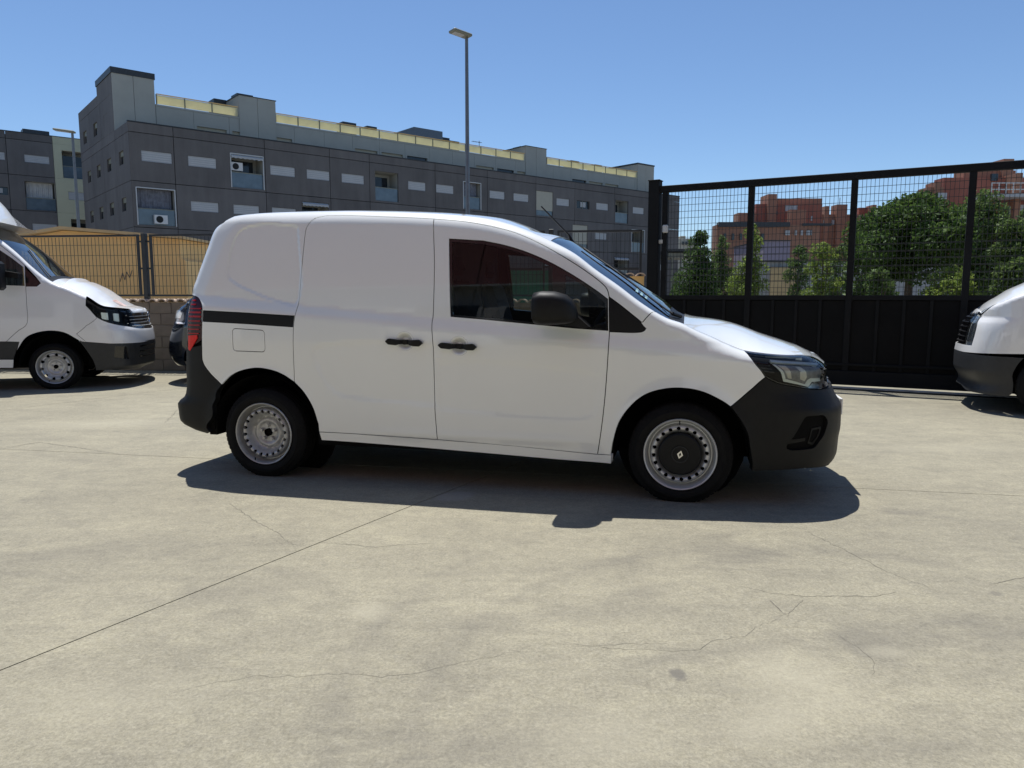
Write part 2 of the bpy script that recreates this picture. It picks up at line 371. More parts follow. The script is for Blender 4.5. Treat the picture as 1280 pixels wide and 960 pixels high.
# ---------------------------------------------------------------- vehicle skin: a lofted side surface (u along the plan outline, v up the side and over the roof rail)
class Skin:
    def __init__(s, O, ang, sg, X0, X1, rear, front, W, xr, xf, RR, epx, eends, vbot, W0=.92, rr=(.15, .9), fr=(.9, .25), crown=None, pw=2.4, rel0=None):
        s.rel0 = rel0
        s.O = np.asarray(O, float); s.sg = sg
        s.h = np.array([math.cos(ang), math.sin(ang), 0]); s.l = np.array([-math.sin(ang), math.cos(ang), 0]); s.ang = ang
        s.W, s.vbot, s.pw = W, vbot, pw
        P = [(X0+a, b) for a, b in rear]+[(X1-a, b) for a, b in front[::-1]]
        P = np.array(P); q = np.stack([P[:, 0], P[:, 1]*W0], 1)
        uu = np.concatenate([[0], np.cumsum(np.linalg.norm(np.diff(q, axis=0), axis=1))])
        s.umax = uu[-1]; s.Xc = PCH(uu, P[:, 0]); s.b = PCH(uu, P[:, 1]); s.W0 = W0
        s.offr = PCH([z for z, x in xr], [x-X0 for z, x in xr]); s.offf = PCH([z for z, x in xf], [x-X1 for z, x in xf])
        s.wr = lambda x: 1-sstep(X0+rr[0], X0+rr[1], x); s.wf = lambda x: sstep(X1-fr[0], X1-fr[1], x)
        s.RR = RR; s.crown = crown; s.relief = None
        s.ZT = None
        U = []; Z = []
        tab = np.linspace(0, s.umax, 2000)
        for px, py in epx:
            y = -(W(1.2)-.05)
            for _ in range(8):
                x, z = s.loc(px, py, y if sg < 0 else -y); y = -(float(W(z))-float(RR(x))+(float(rel0(np.array(x), np.array(z))) if rel0 is not None else 0))
            Xt = s.Xc(tab)+s.offr(z)*s.wr(s.Xc(tab))+s.offf(z)*s.wf(s.Xc(tab))
            U.append(tab[np.argmin(np.abs(Xt-x))]); Z.append(z)
        for u, z in eends: U.append(u if u >= 0 else s.umax+u+1e-6); Z.append(z)
        o = np.argsort(U); U = np.array(U)[o]; Z = np.array(Z)[o]; k = np.concatenate([[True], np.diff(U) > .004])
        s.ZT = PCH(U[k], Z[k])
        g_u = np.linspace(0, s.umax, 520); g_v = np.linspace(0, 1, 170)
        GU, GV = np.meshgrid(g_u, g_v, indexing='ij'); s.gvt = s.vtop(GU); GV = vbot+(s.gvt-vbot)*GV
        s.guv = np.stack([GU.ravel(), GV.ravel()], 1)
        Pw = s.world(s.surf(s.guv)); Nw = s.rotw(s.normal(s.guv)); facing = np.sum((Pw-CAM)*Nw, 1) < 0
        s.gpx = project(Pw); s.gpx[~facing] = 1e6
    def loc(s, px, py, y):
        P = hit(px, py, s.O+s.l*y, s.l)-s.O; return float(P@s.h), float(P[2])
    def world(s, L): return s.O+L[:, :1]*s.h+L[:, 1:2]*s.l+L[:, 2:]*np.array([0, 0, 1.0])
    def rotw(s, L): return L[:, :1]*s.h+L[:, 1:2]*s.l+L[:, 2:]*np.array([0, 0, 1.0])
    def vtop(s, u): zt = s.ZT(u); r = s.RR(s.Xc(u)); return zt-r+r*PI/2
    def surf(s, uv):
        u = uv[:, 0]; v = uv[:, 1]; xc = s.Xc(u); b = s.b(u); zt = s.ZT(u); r = s.RR(xc)
        th = np.clip((v-(zt-r))/r, 0, PI/2); z = np.where(v < zt-r, v, zt-r+r*np.sin(th)); ins = r*(1-np.cos(th))
        e = 2e-3; tx = (s.Xc(u+e)-s.Xc(u-e)); ty = -(s.b(u+e)-s.b(u-e))*s.W0; L = np.hypot(tx, ty)+1e-12
        nx, ny = ty/L, -tx/L
        d = -ins
        X = xc+s.offr(z)*s.wr(xc)+s.offf(z)*s.wf(xc); Y = -b*s.W(z)
        if s.rel0 is not None: d = d+s.rel0(X, z)*np.clip((b-.3)/.4, 0, 1)
        if s.relief is not None: d = d+s.relief(u, v, X, z)*(b > .3)
        X = X+nx*d; Y = np.minimum(Y+ny*d, 0)
        if s.sg > 0: Y = -Y
        return np.stack([X, Y, z], 1)
    def normal(s, uv):
        e = 1.5e-3; a = uv.copy(); a[:, 0] += e; b = uv.copy(); b[:, 0] -= e; c = uv.copy(); c[:, 1] += e; d = uv.copy(); d[:, 1] -= e
        N = np.cross(s.surf(a)-s.surf(b), s.surf(c)-s.surf(d))*(-s.sg); return N/np.maximum(np.linalg.norm(N, axis=1), 1e-12)[:, None]
    def inv(s, pts):
        pts = np.asarray(pts, float); out = []
        for p in pts: out.append(s.guv[np.argmin(np.sum((s.gpx-p)**2, 1))])
        x = np.array(out); x0 = x.copy(); e = 1e-3
        for _ in range(8):
            f0 = project(s.world(s.surf(x)))-pts; a = x.copy(); a[:, 0] += e; b = x.copy(); b[:, 1] += e
            J1 = (project(s.world(s.surf(a)))-pts-f0)/e; J2 = (project(s.world(s.surf(b)))-pts-f0)/e
            det = J1[:, 0]*J2[:, 1]-J1[:, 1]*J2[:, 0]; det = np.where(np.abs(det) < 50, 50*np.sign(det+1e-9), det)
            du = (f0[:, 0]*J2[:, 1]-f0[:, 1]*J2[:, 0])/det; dv = (J1[:, 0]*f0[:, 1]-J1[:, 1]*f0[:, 0])/det
            x = x-np.clip(np.stack([du, dv], 1), -.02, .02)
        bad = (np.linalg.norm(x-x0, axis=1) > .05) | (x[:, 0] < 0) | (x[:, 0] > s.umax)
        x[bad] = x0[bad]
        x[:, 1] = np.clip(x[:, 1], s.vbot-.15, s.vtop(x[:, 0])); return x
    def path(s, *segs):
        out = []
        for k, pts in segs:
            if k == 'D': q = np.asarray(pts, float)
            elif k == 'E':      # along the top edge between two image columns given as uv
                ua, ub = pts; u = np.linspace(ua, ub, max(3, int(abs(ub-ua)/.02))); q = np.stack([u, s.vtop(u)], 1)
            else:
                q = s.inv(pts)
                if k == 'S' and len(q) > 2: q = spline(q)
            out.append(q)
        P = np.vstack(out); keep = np.concatenate([[True], np.linalg.norm(np.diff(P, axis=0), axis=1) > 1e-4]); P = P[keep]
        if np.linalg.norm(P[0]-P[-1]) < 1e-4: P = P[:-1]
        return P
    def panel(s, name, outer, mat, parent, holes=(), gap=.0028, step=.035, off=0.0, ret=.012, mirror=True, res=.02, bowl=None):
        outer = resample(outer, res)
        if area2(outer) < 0: outer = outer[::-1]
        outer = inset(outer, gap) if gap else outer
        hs = []
        for h in holes:
            h = resample(h, res)
            if area2(h) < 0: h = h[::-1]
            hs.append(inset(h, -gap) if gap else h)
        vs, fs = tri2d(outer, hs, step)
        P = s.surf(vs); N = s.normal(vs); P = P+N*off
        V = [P]; NN = [N]; F = [fs if s.sg < 0 else fs[:, ::-1]]; F = [list(map(tuple, F[0]))]; n = len(P)
        if ret:
            for L, sgn in [(outer, 1)]+[(h, -1) for h in hs]:
                p = s.surf(L); nn = s.normal(L); p = p+nn*off; t = np.roll(p, -1, 0)-np.roll(p, 1, 0)
                o = np.cross(t, nn)*sgn*(-s.sg); o /= np.maximum(np.linalg.norm(o, axis=1), 1e-9)[:, None]
                q = p-nn*ret; V += [p, q]; NN += [o, o]; k = len(L)
                ring = []
                for i in range(k):
                    j = (i+1) % k; f = (n+i, n+k+i, n+k+j, n+j); ring.append(f if (sgn > 0) == (s.sg < 0) else f[::-1])
                F.append(ring); n += 2*k
        V = np.vstack(V); NN = np.vstack(NN); F = [f for g in F for f in g]
        o = mk(name, V, F, mat, parent, normals=NN)
        if mirror:
            m = np.array([1, -1, 1]); mk(name, V*m, [f[::-1] for f in F], mat, parent, normals=NN*m)
        return o
    def toppos(s, u, j):
        E = s.surf(np.stack([u, s.vtop(u)], 1)); ye = np.abs(E[:, 1]); c = s.crown(s.Xc(u))*np.clip(ye/.4, 0, 1)**1.0
        return np.stack([E[:, 0], ye*j, E[:, 2]+c*(1-np.abs(j)**s.pw)], 1)
    def top(s, name, ua, ub, mat, parent, off=0.0, nu=40, nj=33, jm=1.0, thick=0.0):
        us = np.linspace(ua, ub, nu); js = np.sin(np.linspace(-PI/2, PI/2, nj))*jm
        V = np.vstack([s.toppos(np.full(nj, u), js) for u in us]); V[:, 2] += off
        F = [(a*nj+b, (a+1)*nj+b, (a+1)*nj+b+1, a*nj+b+1) for a in range(nu-1) for b in range(nj-1)]
        if thick:
            n = len(V); W_ = V.copy(); W_[:, 2] -= thick; V = np.vstack([V, W_])
            F = F+[tuple(n+i for i in f[::-1]) for f in F]
            rim = [i*nj for i in range(nu)]+[(nu-1)*nj+b for b in range(1, nj)]+[i*nj+nj-1 for i in range(nu-2, -1, -1)]+list(range(nj-2, 0, -1))
            F += [(rim[i], n+rim[i], n+rim[(i+1) % len(rim)], rim[(i+1) % len(rim)])[::-1] for i in range(len(rim))]
        return mk(name, V, F, mat, parent, smooth=True, sharp=50)
def fit_ends(make, XR_, XF_, pr, pf, it=5):
    """adjust the rear and front end profiles until the outline of the body meets the traced outline"""
    XR_ = [list(p) for p in XR_]; XF_ = [list(p) for p in XF_]; K = None
    for k in range(it+1):
        K = make(XR_, XF_)
        if k == it: break
        L = K.surf(K.guv); M_ = L*np.array([1, -1, 1]); L = np.vstack([L, M_]); Pw = K.world(L); q = project(Pw); dep = (Pw-CAM)@FW
        hx = float(K.h[0])
        for pts, prof in ((pr, XR_), (pf, XF_)):
            if not pts: continue
            sg = (-1 if prof is XR_ else 1)*np.sign(hx); zs = []; dx = []
            for px, py in pts:
                m = np.where(np.abs(q[:, 1]-py) < 1.3)[0]
                if not len(m): continue
                i = m[np.argmax(q[m, 0]*sg)]; zs.append(L[i, 2]); dx.append(float(np.clip((px-q[i, 0])*dep[i]/FPX/hx, -.25, .25)))
            o = np.argsort(zs); zs = np.array(zs)[o]; dx = np.array(dx)[o]
            for p in prof: p[1] += .8*float(np.interp(p[0], zs, dx))
    return K
def circle(c, r, n=28, rz=None):
    return np.array([(c[0]+r*math.cos(2*PI*i/n), c[1]+(rz or r)*math.sin(2*PI*i/n)) for i in range(n)])
def roundrect(P, r, n=5):
    P = np.asarray(P, float); out = []
    for i in range(len(P)):
        a, b, c = P[i-1], P[i], P[(i+1) % len(P)]; d1 = (a-b)/np.linalg.norm(a-b); d2 = (c-b)/np.linalg.norm(c-b)
        p, q = b+d1*r, b+d2*r
        for k in range(n+1):
            t = k/n; out.append((1-t)**2*p+2*t*(1-t)*b+t*t*q)
    return np.array(out)

# ---------------------------------------------------------------- wheels
def disc_mesh(name, ro, holes, f, mat, parent, loc, flip, step=.012, thick=.004):
    outer = circle((0, 0), ro, 72); hs = [circle(c, r, 14) for c, r in holes]
    vs, fs = tri2d(outer, hs, step); r = np.hypot(vs[:, 0], vs[:, 1])
    V = [np.stack([vs[:, 0], f(r), vs[:, 1]], 1)]; F = list(map(tuple, fs)); n = len(vs)
    for h in hs:
        k = len(h); rr = np.hypot(h[:, 0], h[:, 1]); V += [np.stack([h[:, 0], f(rr), h[:, 1]], 1), np.stack([h[:, 0], f(rr)+.02, h[:, 1]], 1)]
        F += [(n+i, n+(i+1) % k, n+k+(i+1) % k, n+k+i) for i in range(k)]; n += 2*k
    V = np.vstack(V)
    if flip: V = V*np.array([-1, -1, 1])
    o = mk(name, V, F, mat, parent, smooth=True, sharp=40); o.location = loc; return o
def lathe_part(name, prof, mat, parent, loc, flip, n=64, sharp=40):
    b = MB(); b.lathe([(r, h) for r, h in prof], n)
    if flip: b.V = [(-x, -y, z) for x, y, z in b.V]
    o = b.build(name, mat, parent, smooth=True, sharp=sharp); o.location = loc; return o
def make_wheel(parent, x, y, z, R, rr, flip=False, nh=20, rh=.0125, cap=False, rim='steel_rim', emblem=False, seed=0):
    """outer face at local y (outwards is -y unless flipped); returns the wheel part"""
    k = R/.322; g = rr/.226; loc = (0, 0, 0)
    wd = .205
    tyre = [(rr-.002, .02), (rr+.004, .004), (rr+.016, -.004), (rr+.035, -.009), (rr+.05, -.008), (rr+.052, -.005), (R-.035, .000), (R-.028, .003), (R-.012, .012), (R-.003, .024), (R, .036)]
    for gy in (.062, .102, .142): tyre += [(R, gy-.005), (R-.007, gy-.004), (R-.007, gy+.004), (R, gy+.005)]
    tyre += [(R, wd-.036), (R-.012, wd-.012), (rr+.04, wd+.008), (rr, wd-.02), (rr-.012, wd-.05), (rr-.012, .05), (rr-.002, .02)]
    t = lathe_part('wheel', tyre, M['rubber'], parent, (x, y, z), flip, 84, 30)
    # shoulder sipes: small raised tread lugs around the tyre edge
    lug = MB(); nl = 64
    for i in range(nl):
        a = 2*PI*i/nl; c, s_ = math.cos(a), math.sin(a); w2 = .010
        P = []
        for (r_, h_) in ((R-.030, .0015), (R+.0015, .028), (R+.0015, .050), (R-.030, .02)):
            for sg in (-1, 1): P.append((c*r_-s_*w2*sg, h_-.002, s_*r_+c*w2*sg))
        lug.add(P, [(0, 1, 3, 2), (2, 3, 5, 4), (4, 5, 7, 6), (0, 2, 4, 6), (1, 7, 5, 3)])
    if flip: lug.V = [(-a, -b, c) for a, b, c in lug.V]
    lo = lug.build('tread', M['rubber'], t); tag(lo, kind='stuff')
    lathe_part('rim', [(rr-.004, .012), (rr+.002, -.002), (rr-.002, -.007), (rr-.008, -.004), (rr-.012, .008), (rr-.016, .030), (rr-.020, .046), (rr-.028, .060), (rr-.035, .060), (rr-.037, .040), (rr-.040, .024)], M[rim], t, loc, flip)
    ri = rr-.040
    f = PCH(np.array([0, .07, .085, .098, .118, .132, .150, .163, .176, .186])*ri/.186, [.070, .072, .060, .058, .078, .070, .024, .010, .013, .030])
    hl = [((.163*ri/.186*math.cos(2*PI*(i+.25)/nh), .163*ri/.186*math.sin(2*PI*(i+.25)/nh)), rh) for i in range(nh)]
    disc_mesh('wheel_disc', ri, hl+[((0, 0), .028)], f, M[rim], t, loc, flip)
    lathe_part('brake_drum', [(0, .085), (.15, .085), (.16, .095), (.16, .16), (ri+.01, .17)], M['dark'], t, loc, flip, 40)
    if not cap:
        for i in range(5):
            a = 2*PI*i/5+PI/2; c = (.052*math.cos(a), .052*math.sin(a)); sg = -1 if flip else 1
            b = MB(); b.tube((c[0]*sg, .070*sg, c[1]), (c[0]*sg, .046*sg, c[1]), .0135, .0115, 6); b.build('wheel_nut', M['rim_dirty'], t)
        lathe_part('hub_bore', [(0, .075), (.027, .075), (.0285, .055)], M['dark'], t, loc, flip, 24)
    else:
        cp = lathe_part('hub_cap', [(0, .004), (.048, .004), (.050, .001), (.054, .001), (.056, .006), (.10, .002), (.124, .004), (.133, .012), (.136, .030), (.134, .05)], M['plastic'], t, loc, flip, 64, 30)
        if emblem:
            lathe_part('badge_ring', [(.0475, .004), (.0485, -.001), (.0525, -.001), (.0535, .004)], M['plastic_grey'], cp, loc, flip, 48)
            b = MB(); o = [(0, .027), (.019, 0), (0, -.027), (-.019, 0)]; i_ = [(0, .0135), (.0075, 0), (0, -.0135), (-.0075, 0)]
            V = [(a, -.002, c) for a, c in o]+[(a, -.002, c) for a, c in i_]+[(a, .005, c) for a, c in o]+[(a, .005, c) for a, c in i_]
            F = []
            for q in range(4):
                r_ = (q+1) % 4; F += [(q, r_, 4+r_, 4+q), (q, 8+q, 8+r_, r_), (4+q, 4+r_, 12+r_, 12+q)]
            b.add(V, F)
            # the mark leans a little, as the wheel stopped
            ca, sa = math.cos(math.radians(-14)), math.sin(math.radians(-14)); b.V = [(x_*ca-z_*sa, y_, x_*sa+z_*ca) for x_, y_, z_ in b.V]
            b.build('diamond_badge', M['chrome'], cp)
    sg = -1 if flip else 1
    b = MB(); a = math.radians(-112 if not cap else 92); r0 = rr-.014
    b.tube((r0*math.cos(a)*sg, .004*sg, r0*math.sin(a)), ((r0-.02)*math.cos(a)*sg, -.008*sg, (r0-.02)*math.sin(a)), .0045, .003, 8); b.build('valve', M['dark'], t)
    return t

# ---------------------------------------------------------------- GROUND
ground_o = empty('ground', kind='structure')
DKC = (.13, .12, .10)
gm, gnt, gp = new_mat('worn_concrete'); tc = node(gnt, 'ShaderNodeTexCoord'); OC = tc.outputs['Object']
mpv = node(gnt, 'ShaderNodeMapping'); mpv.inputs['Scale'].default_value = (1, 1.5, 1); mpv.inputs['Rotation'].default_value = (0, 0, .55); lk(gnt, OC, mpv.inputs[0])
big = noisen(gnt, OC, .42, 5, .6, .6); mid = noisen(gnt, mpv.outputs[0], 1.7, 7, .68, .9); fine = noisen(gnt, OC, 34, 4, .7); speck = noisen(gnt, OC, 170, 2, .6)
mps = node(gnt, 'ShaderNodeMapping'); mps.inputs['Scale'].default_value = (.35, 3.6, 1); mps.inputs['Rotation'].default_value = (0, 0, -.5); lk(gnt, OC, mps.inputs[0])
streak = noisen(gnt, mps.outputs[0], 1.3, 5, .62, 1.2)
f1 = mathn(gnt, 'ADD', mathn(gnt, 'MULTIPLY', big, .42), mathn(gnt, 'ADD', mathn(gnt, 'MULTIPLY', mid, .38), mathn(gnt, 'MULTIPLY', streak, .20)))
base = rampn(gnt, f1, [(.32, (.160, .146, .108)), (.43, (.224, .204, .147)), (.55, (.276, .251, .178)), (.68, (.350, .318, .222))])
base = mixc(gnt, mathn(gnt, 'MULTIPLY', rampn(gnt, fine, [(.35, (0, 0, 0)), (.7, (1, 1, 1))]), .28), base, (.37, .345, .275))
grit = noisen(gnt, OC, 84, 3, .8, .3); grit2 = noisen(gnt, OC, 21, 3, .7, .3)
base = mixc(gnt, .75, base, rampn(gnt, grit, [(.28, (.62, .62, .62)), (.5, (1, 1, 1)), (.74, (1.38, 1.38, 1.36))]), 'MULTIPLY')
base = mixc(gnt, .9, base, rampn(gnt, noisen(gnt, mpv.outputs[0], 4.2, 6, .7, 1.0), [(.32, (.88, .88, .89)), (.5, (1, 1, 1)), (.68, (1.09, 1.09, 1.07))]), 'MULTIPLY')
base = mixc(gnt, .45, base, rampn(gnt, grit2, [(.3, (.80, .80, .80)), (.7, (1.2, 1.2, 1.2))]), 'MULTIPLY')
base = mixc(gnt, rampn(gnt, noisen(gnt, OC, 7.5, 2, .5, .5), [(.74, (0, 0, 0)), (.80, (.55, .55, .55))]), base, DKC)
base = mixc(gnt, rampn(gnt, speck, [(.64, (0, 0, 0)), (.72, (.5, .5, .5))]), base, (.46, .43, .35))
base = mixc(gnt, rampn(gnt, speck, [(.30, (.5, .5, .5)), (.38, (0, 0, 0))]), base, (.16, .15, .13))
def blot(base, px, py, rx, ry, col, amt, rot=0.0, soft=.5):
    """a stain lying on the concrete at the spot where the photograph shows one"""
    g = ground(px, py); mp = node(gnt, 'ShaderNodeMapping', vector_type='TEXTURE'); mp.inputs['Location'].default_value = tuple(g); mp.inputs['Rotation'].default_value = (0, 0, rot); mp.inputs['Scale'].default_value = (rx, ry, 1)
    lk(gnt, OC, mp.inputs[0]); ln = node(gnt, 'ShaderNodeVectorMath', operation='LENGTH'); lk(gnt, mp.outputs[0], ln.inputs[0])
    d = mathn(gnt, 'ADD', ln.outputs['Value'], mathn(gnt, 'MULTIPLY', mathn(gnt, 'SUBTRACT', mid, .5), 2.6))
    d = mathn(gnt, 'ADD', d, mathn(gnt, 'MULTIPLY', mathn(gnt, 'SUBTRACT', fine, .5), .5))
    return mixc(gnt, rampn(gnt, d, [(max(0, 1-soft), (amt,)*3), (1.0, (0, 0, 0))]), base, col)
DK = (.13, .12, .102); LT = (.43, .395, .29)
for a in [(848, 843, .035, .045, DK, .8, 0, .4), (880, 815, .45, .10, DK, .30, .2, .8), (1090, 800, .35, .16, DK, .4, .3, .8), (1240, 790, .25, .2, DK, .3, 0, .8), (1000, 850, .26, .34, LT, .42, .5, .95),
          (965, 905, .22, .14, LT, .35, .2, .95), (462, 765, .10, .11, LT, .38, .3, .8), (600, 930, .5, .2, DK, .3, .1, .9), (690, 770, .8, .12, DK, .18, .1, .9), (930, 700, .3, .12, DK, .35, .3, .9), (1130, 640, .3, .10, DK, .35, .1, .9),
          (800, 740, .25, .10, DK, .25, .4, .9), (1110, 815, .1, .05, LT, .3, 0, .9), (300, 740, .6, .25, DK, .18, .3, .9), (100, 690, .7, .3, DK, .22, .3, .9), (1245, 742, .04, .04, DK, .5, 0, .5), (570, 620, .13, .12, (.34, .32, .28), .5, .1, .3),
          (120, 880, .5, .25, LT, .22, .2, .9), (760, 920, .3, .2, LT, .25, .2, .9), (1160, 930, .4, .2, DK, .2, .2, .9), (1200, 560, .8, .3, LT, .25, .1, .9), (120, 530, 1.0, .35, LT, .35, .1, .9)]:
    base = blot(base, *a)
for c_, r_, wd, am in [(ground(1150, 900), 1.55, .05, .20), (ground(1230, 860), 2.15, .06, .20), (ground(560, 560), 2.9, .05, .14), (ground(1215, 470), 1.3, .04, .4)]:   # curved tyre scuffs
    mp = node(gnt, 'ShaderNodeMapping', vector_type='TEXTURE'); mp.inputs['Location'].default_value = tuple(c_); lk(gnt, OC, mp.inputs[0])
    ln = node(gnt, 'ShaderNodeVectorMath', operation='LENGTH'); lk(gnt, mp.outputs[0], ln.inputs[0])
    d = mathn(gnt, 'ABSOLUTE', mathn(gnt, 'SUBTRACT', ln.outputs['Value'], r_))
    d = mathn(gnt, 'ADD', d, mathn(gnt, 'MULTIPLY', mathn(gnt, 'SUBTRACT', mid, .45), .25))
    base = mixc(gnt, rampn(gnt, d, [(0, (am,)*3), (wd*1.6, (0, 0, 0))]), base, DK)
lk(gnt, base, gp.inputs['Base Color']); gp.inputs['Roughness'].default_value = .82; gp.inputs['Specular IOR Level'].default_value = .3
bmp = node(gnt, 'ShaderNodeBump'); bmp.inputs['Strength'].default_value = .35; bmp.inputs['Distance'].default_value = .004
lk(gnt, mathn(gnt, 'ADD', mathn(gnt, 'MULTIPLY', speck, .7), fine), bmp.inputs['Height']); lk(gnt, bmp.outputs[0], gp.inputs['Normal'])
mk('street_sheet', [(-600, -300, -.014), (600, -300, -.014), (600, 900, -.014), (-600, 900, -.014)], [(0, 1, 2, 3)], M['street'], ground_o)
tag(bpy.data.objects['street_sheet'], kind='structure')

def clip_poly(P, a, n):     # keep the side (p-a).n >= 0
    out = []
    for i in range(len(P)):
        p, q = P[i], P[(i+1) % len(P)]; dp = np.dot(p-a, n); dq = np.dot(q-a, n)
        if dp >= 0: out.append(p)
        if (dp >= 0) != (dq >= 0): out.append(p+(q-p)*dp/(dp-dq))
    return out
L1a, L1b = ground(0, 838)[:2], ground(520, 630)[:2]; L2a, L2b = ground(150, 568)[:2], ground(1280, 620)[:2]
def perp(a, b): d = (b-a)/np.linalg.norm(b-a); return np.array([-d[1], d[0]])
n1, n2 = perp(L1a, L1b), perp(L2a, L2b)
d1_ = (L1b-L1a)/np.linalg.norm(L1b-L1a)
yard = [np.array(p, float) for p in ((-30, -9), (30, -9), (30, 12.95), (-30, 12.95))]
cuts1 = [L1a+np.array([-n1[0]*6.4, -n1[1]*6.4])*k for k in (-2, -1, 0, 1, 2)]; cuts2 = [L2a+n2*k for k in (-11.0, -5.6, 0)]
strips = []
def split(polys, pts, n):
    res = polys
    for a in pts:
        nx = []
        for P in res:
            for sg in (1, -1):
                q = clip_poly(P, a+n*sg*.0035, n*sg)
                if len(q) > 2 and abs(area2(np.array(q))) > 1: nx.append(q)
        res = nx
    return res
for P in split(split([yard], cuts1, n1), cuts2, n2):
    k = len(P); V = [(p[0], p[1], 0) for p in P]+[(p[0], p[1], -.012) for p in P]
    if area2(np.array(P)) < 0: V = V[:k][::-1]+V[k:][::-1]
    mk('concrete_slab', V, [tuple(range(k))]+[(i, k+i, k+(i+1) % k, (i+1) % k) for i in range(k)], gm, ground_o)

def crack(pts, w0=.0022, w1=.0035, seed=0):
    r = random.Random(seed); P = [ground(*p)[:2] for p in pts]; Q = []
    for a, b in zip(P[:-1], P[1:]):
        L = np.linalg.norm(b-a); n = max(2, int(L/.025))
        for i in range(n): Q.append(a+(b-a)*i/n+np.array([r.uniform(-1, 1), r.uniform(-1, 1)])*min(.008, L*.06))
    Q.append(P[-1]); V = []; F = []
    for i, q in enumerate(Q):
        t = Q[min(i+1, len(Q)-1)]-Q[max(i-1, 0)]; t = t/max(np.linalg.norm(t), 1e-6); n = np.array([-t[1], t[0]])
        wd = .55*(w0+(w1-w0)*r.random())*math.sin(PI*min(1, max(.03, (i+.5)/len(Q))))**.4
        V += [(*(q+n*wd*.5), .0012), (*(q-n*wd*.5), .0012)]
        if i: F.append((2*i-2, 2*i-1, 2*i+1, 2*i))
    mk('crack', V, F, M['crackm'], ground_o)
M['crackm'] = simple('crack_dirt', (.14, .127, .10), .95, var=.3, scale=15)
CR = [([(285, 628), (297, 637), (320, 652), (345, 665), (365, 681), (382, 682)], .003, .007), ([(400, 678), (430, 680), (470, 684), (500, 681), (545, 679)], .003, .006),
      ([(195, 872), (250, 857), (320, 845), (380, 846), (430, 842), (475, 847), (525, 840), (560, 832), (590, 825), (640, 816), (670, 806)], .002, .003),
      ([(670, 805), (715, 805), (755, 810), (800, 812), (830, 814), (875, 812), (890, 802), (930, 795), (950, 782), (985, 767)], .0018, .003),
      ([(715, 808), (760, 806), (800, 805), (835, 804)], .002, .003), ([(920, 733), (945, 737), (960, 741), (1000, 745), (1065, 746), (1100, 745), (1120, 740)], .003, .006),
      ([(962, 751), (970, 757), (977, 765)], .006, .011), ([(977, 765), (985, 770), (1004, 750)], .002, .004), ([(1237, 732), (1252, 727), (1270, 724), (1290, 720)], .003, .006),
      ([(0, 560), (50, 553), (100, 560), (150, 568)], .006, .016), ([(50, 553), (30, 556), (0, 562)], .005, .010), ([(205, 530), (215, 520), (222, 512)], .006, .01), ([(1090, 845), (1095, 830), (1075, 810), (1040, 790)], .0015, .003),
      ([(1010, 665), (1060, 690), (1110, 715), (1170, 738)], .003, .005)]
for i, (p, a, b) in enumerate(CR): crack(p, a, b, i)

# ---------------------------------------------------------------- MAIN VAN
R0 = ground(330, 596); F0 = ground(850, 628.5); hv = (F0-R0)/np.linalg.norm(F0-R0); lv = np.array([-hv[1], hv[0], 0])
VANG = math.atan2(hv[1], hv[0]); VO = R0+lv*.90
van = empty('panel_van', VO, VANG, label='white panel van with black bumpers parked side on in the middle of the yard', cat='van')
Wv = PCH([.10, .15, .3, .45, .62, .8, 1.0, 1.1, 1.2, 1.3, 1.55, 1.8, 1.95], [.819, .844, .869, .884, .892, .899, .906, .903, .895, .880, .832, .775, .735])
def shoulder(X, z):     # body swells below a crease that falls gently towards the nose
    t = (z-(1.266-.084*X-.098))/.098; return .026*(1-np.where(t <= 0, 0, np.where(t >= 1, 1, t*t*(2.2-1.2*t))))
REAR = [(0, 0), (.012, .5), (.035, .80), (.075, .92), (.14, .972), (.30, .995), (.6, 1)]
FRONT = [(0, 0), (.03, .35), (.085, .60), (.17, .79), (.28, .895), (.43, .958), (.66, .99), (1.0, 1)]
XR = [(.15, -.40), (.27, -.45), (.31, -.60), (.344, -.68), (.385, -.722), (.44, -.738), (.50, -.728), (.567, -.670), (.66, -.652), (.74, -.648), (.94, -.640), (1.12, -.615), (1.25, -.580), (1.33, -.548), (1.41, -.512), (1.52, -.455), (1.65, -.375), (1.76, -.29), (1.86, -.20)]
XF = [(.14, 3.76), (.19, 3.86), (.23, 3.915), (.29, 3.94), (.38, 3.955), (.46, 3.965), (.548, 3.966), (.64, 3.946), (.72, 3.916), (.782, 3.885), (.84, 3.875), (.89, 3.845), (.93, 3.81)]
RRv = PCH([-.8, -.2, .3, 1.6, 2.0, 2.3, 2.7, 2.95, 3.1, 3.5, 4.0], [.05, .08, .10, .10, .085, .05, .05, .06, .075, .07, .03])
EPX = [(290, 271), (300, 269.3), (312.5, 268.1), (340, 266), (368.7, 264.9), (425, 263.8), (481, 264.4), (530, 265.9), (576, 268.9), (610, 273), (640, 280.5), (665, 290), (688.7, 301), (717, 316), (745, 337), (773, 356.9), (801, 377.8), (818, 389), (836, 398.5),
       (852.5, 404), (868, 411.5), (887, 420), (908, 429.5), (930.6, 438.2), (960, 442.5), (990, 445.5), (1015, 447.3)]
CRv = lambda x: np.zeros_like(np.asarray(x, float))
RPTS = [(269, 286.4), (260.5, 307.5), (252, 330), (245, 349.7), (240.8, 363.7), (236.6, 378), (233.2, 400), (233, 415), (233, 431), (233.5, 445), (233, 465), (231, 494), (222.3, 504), (221.6, 509), (223.4, 515), (224.6, 524), (230, 531)]
FPTS = [(1029, 449), (1034.5, 457), (1037, 472.5), (1043, 485), (1048, 500.6), (1051.3, 519), (1050, 538), (1046, 563), (1044.7, 572.5), (1037, 581)]
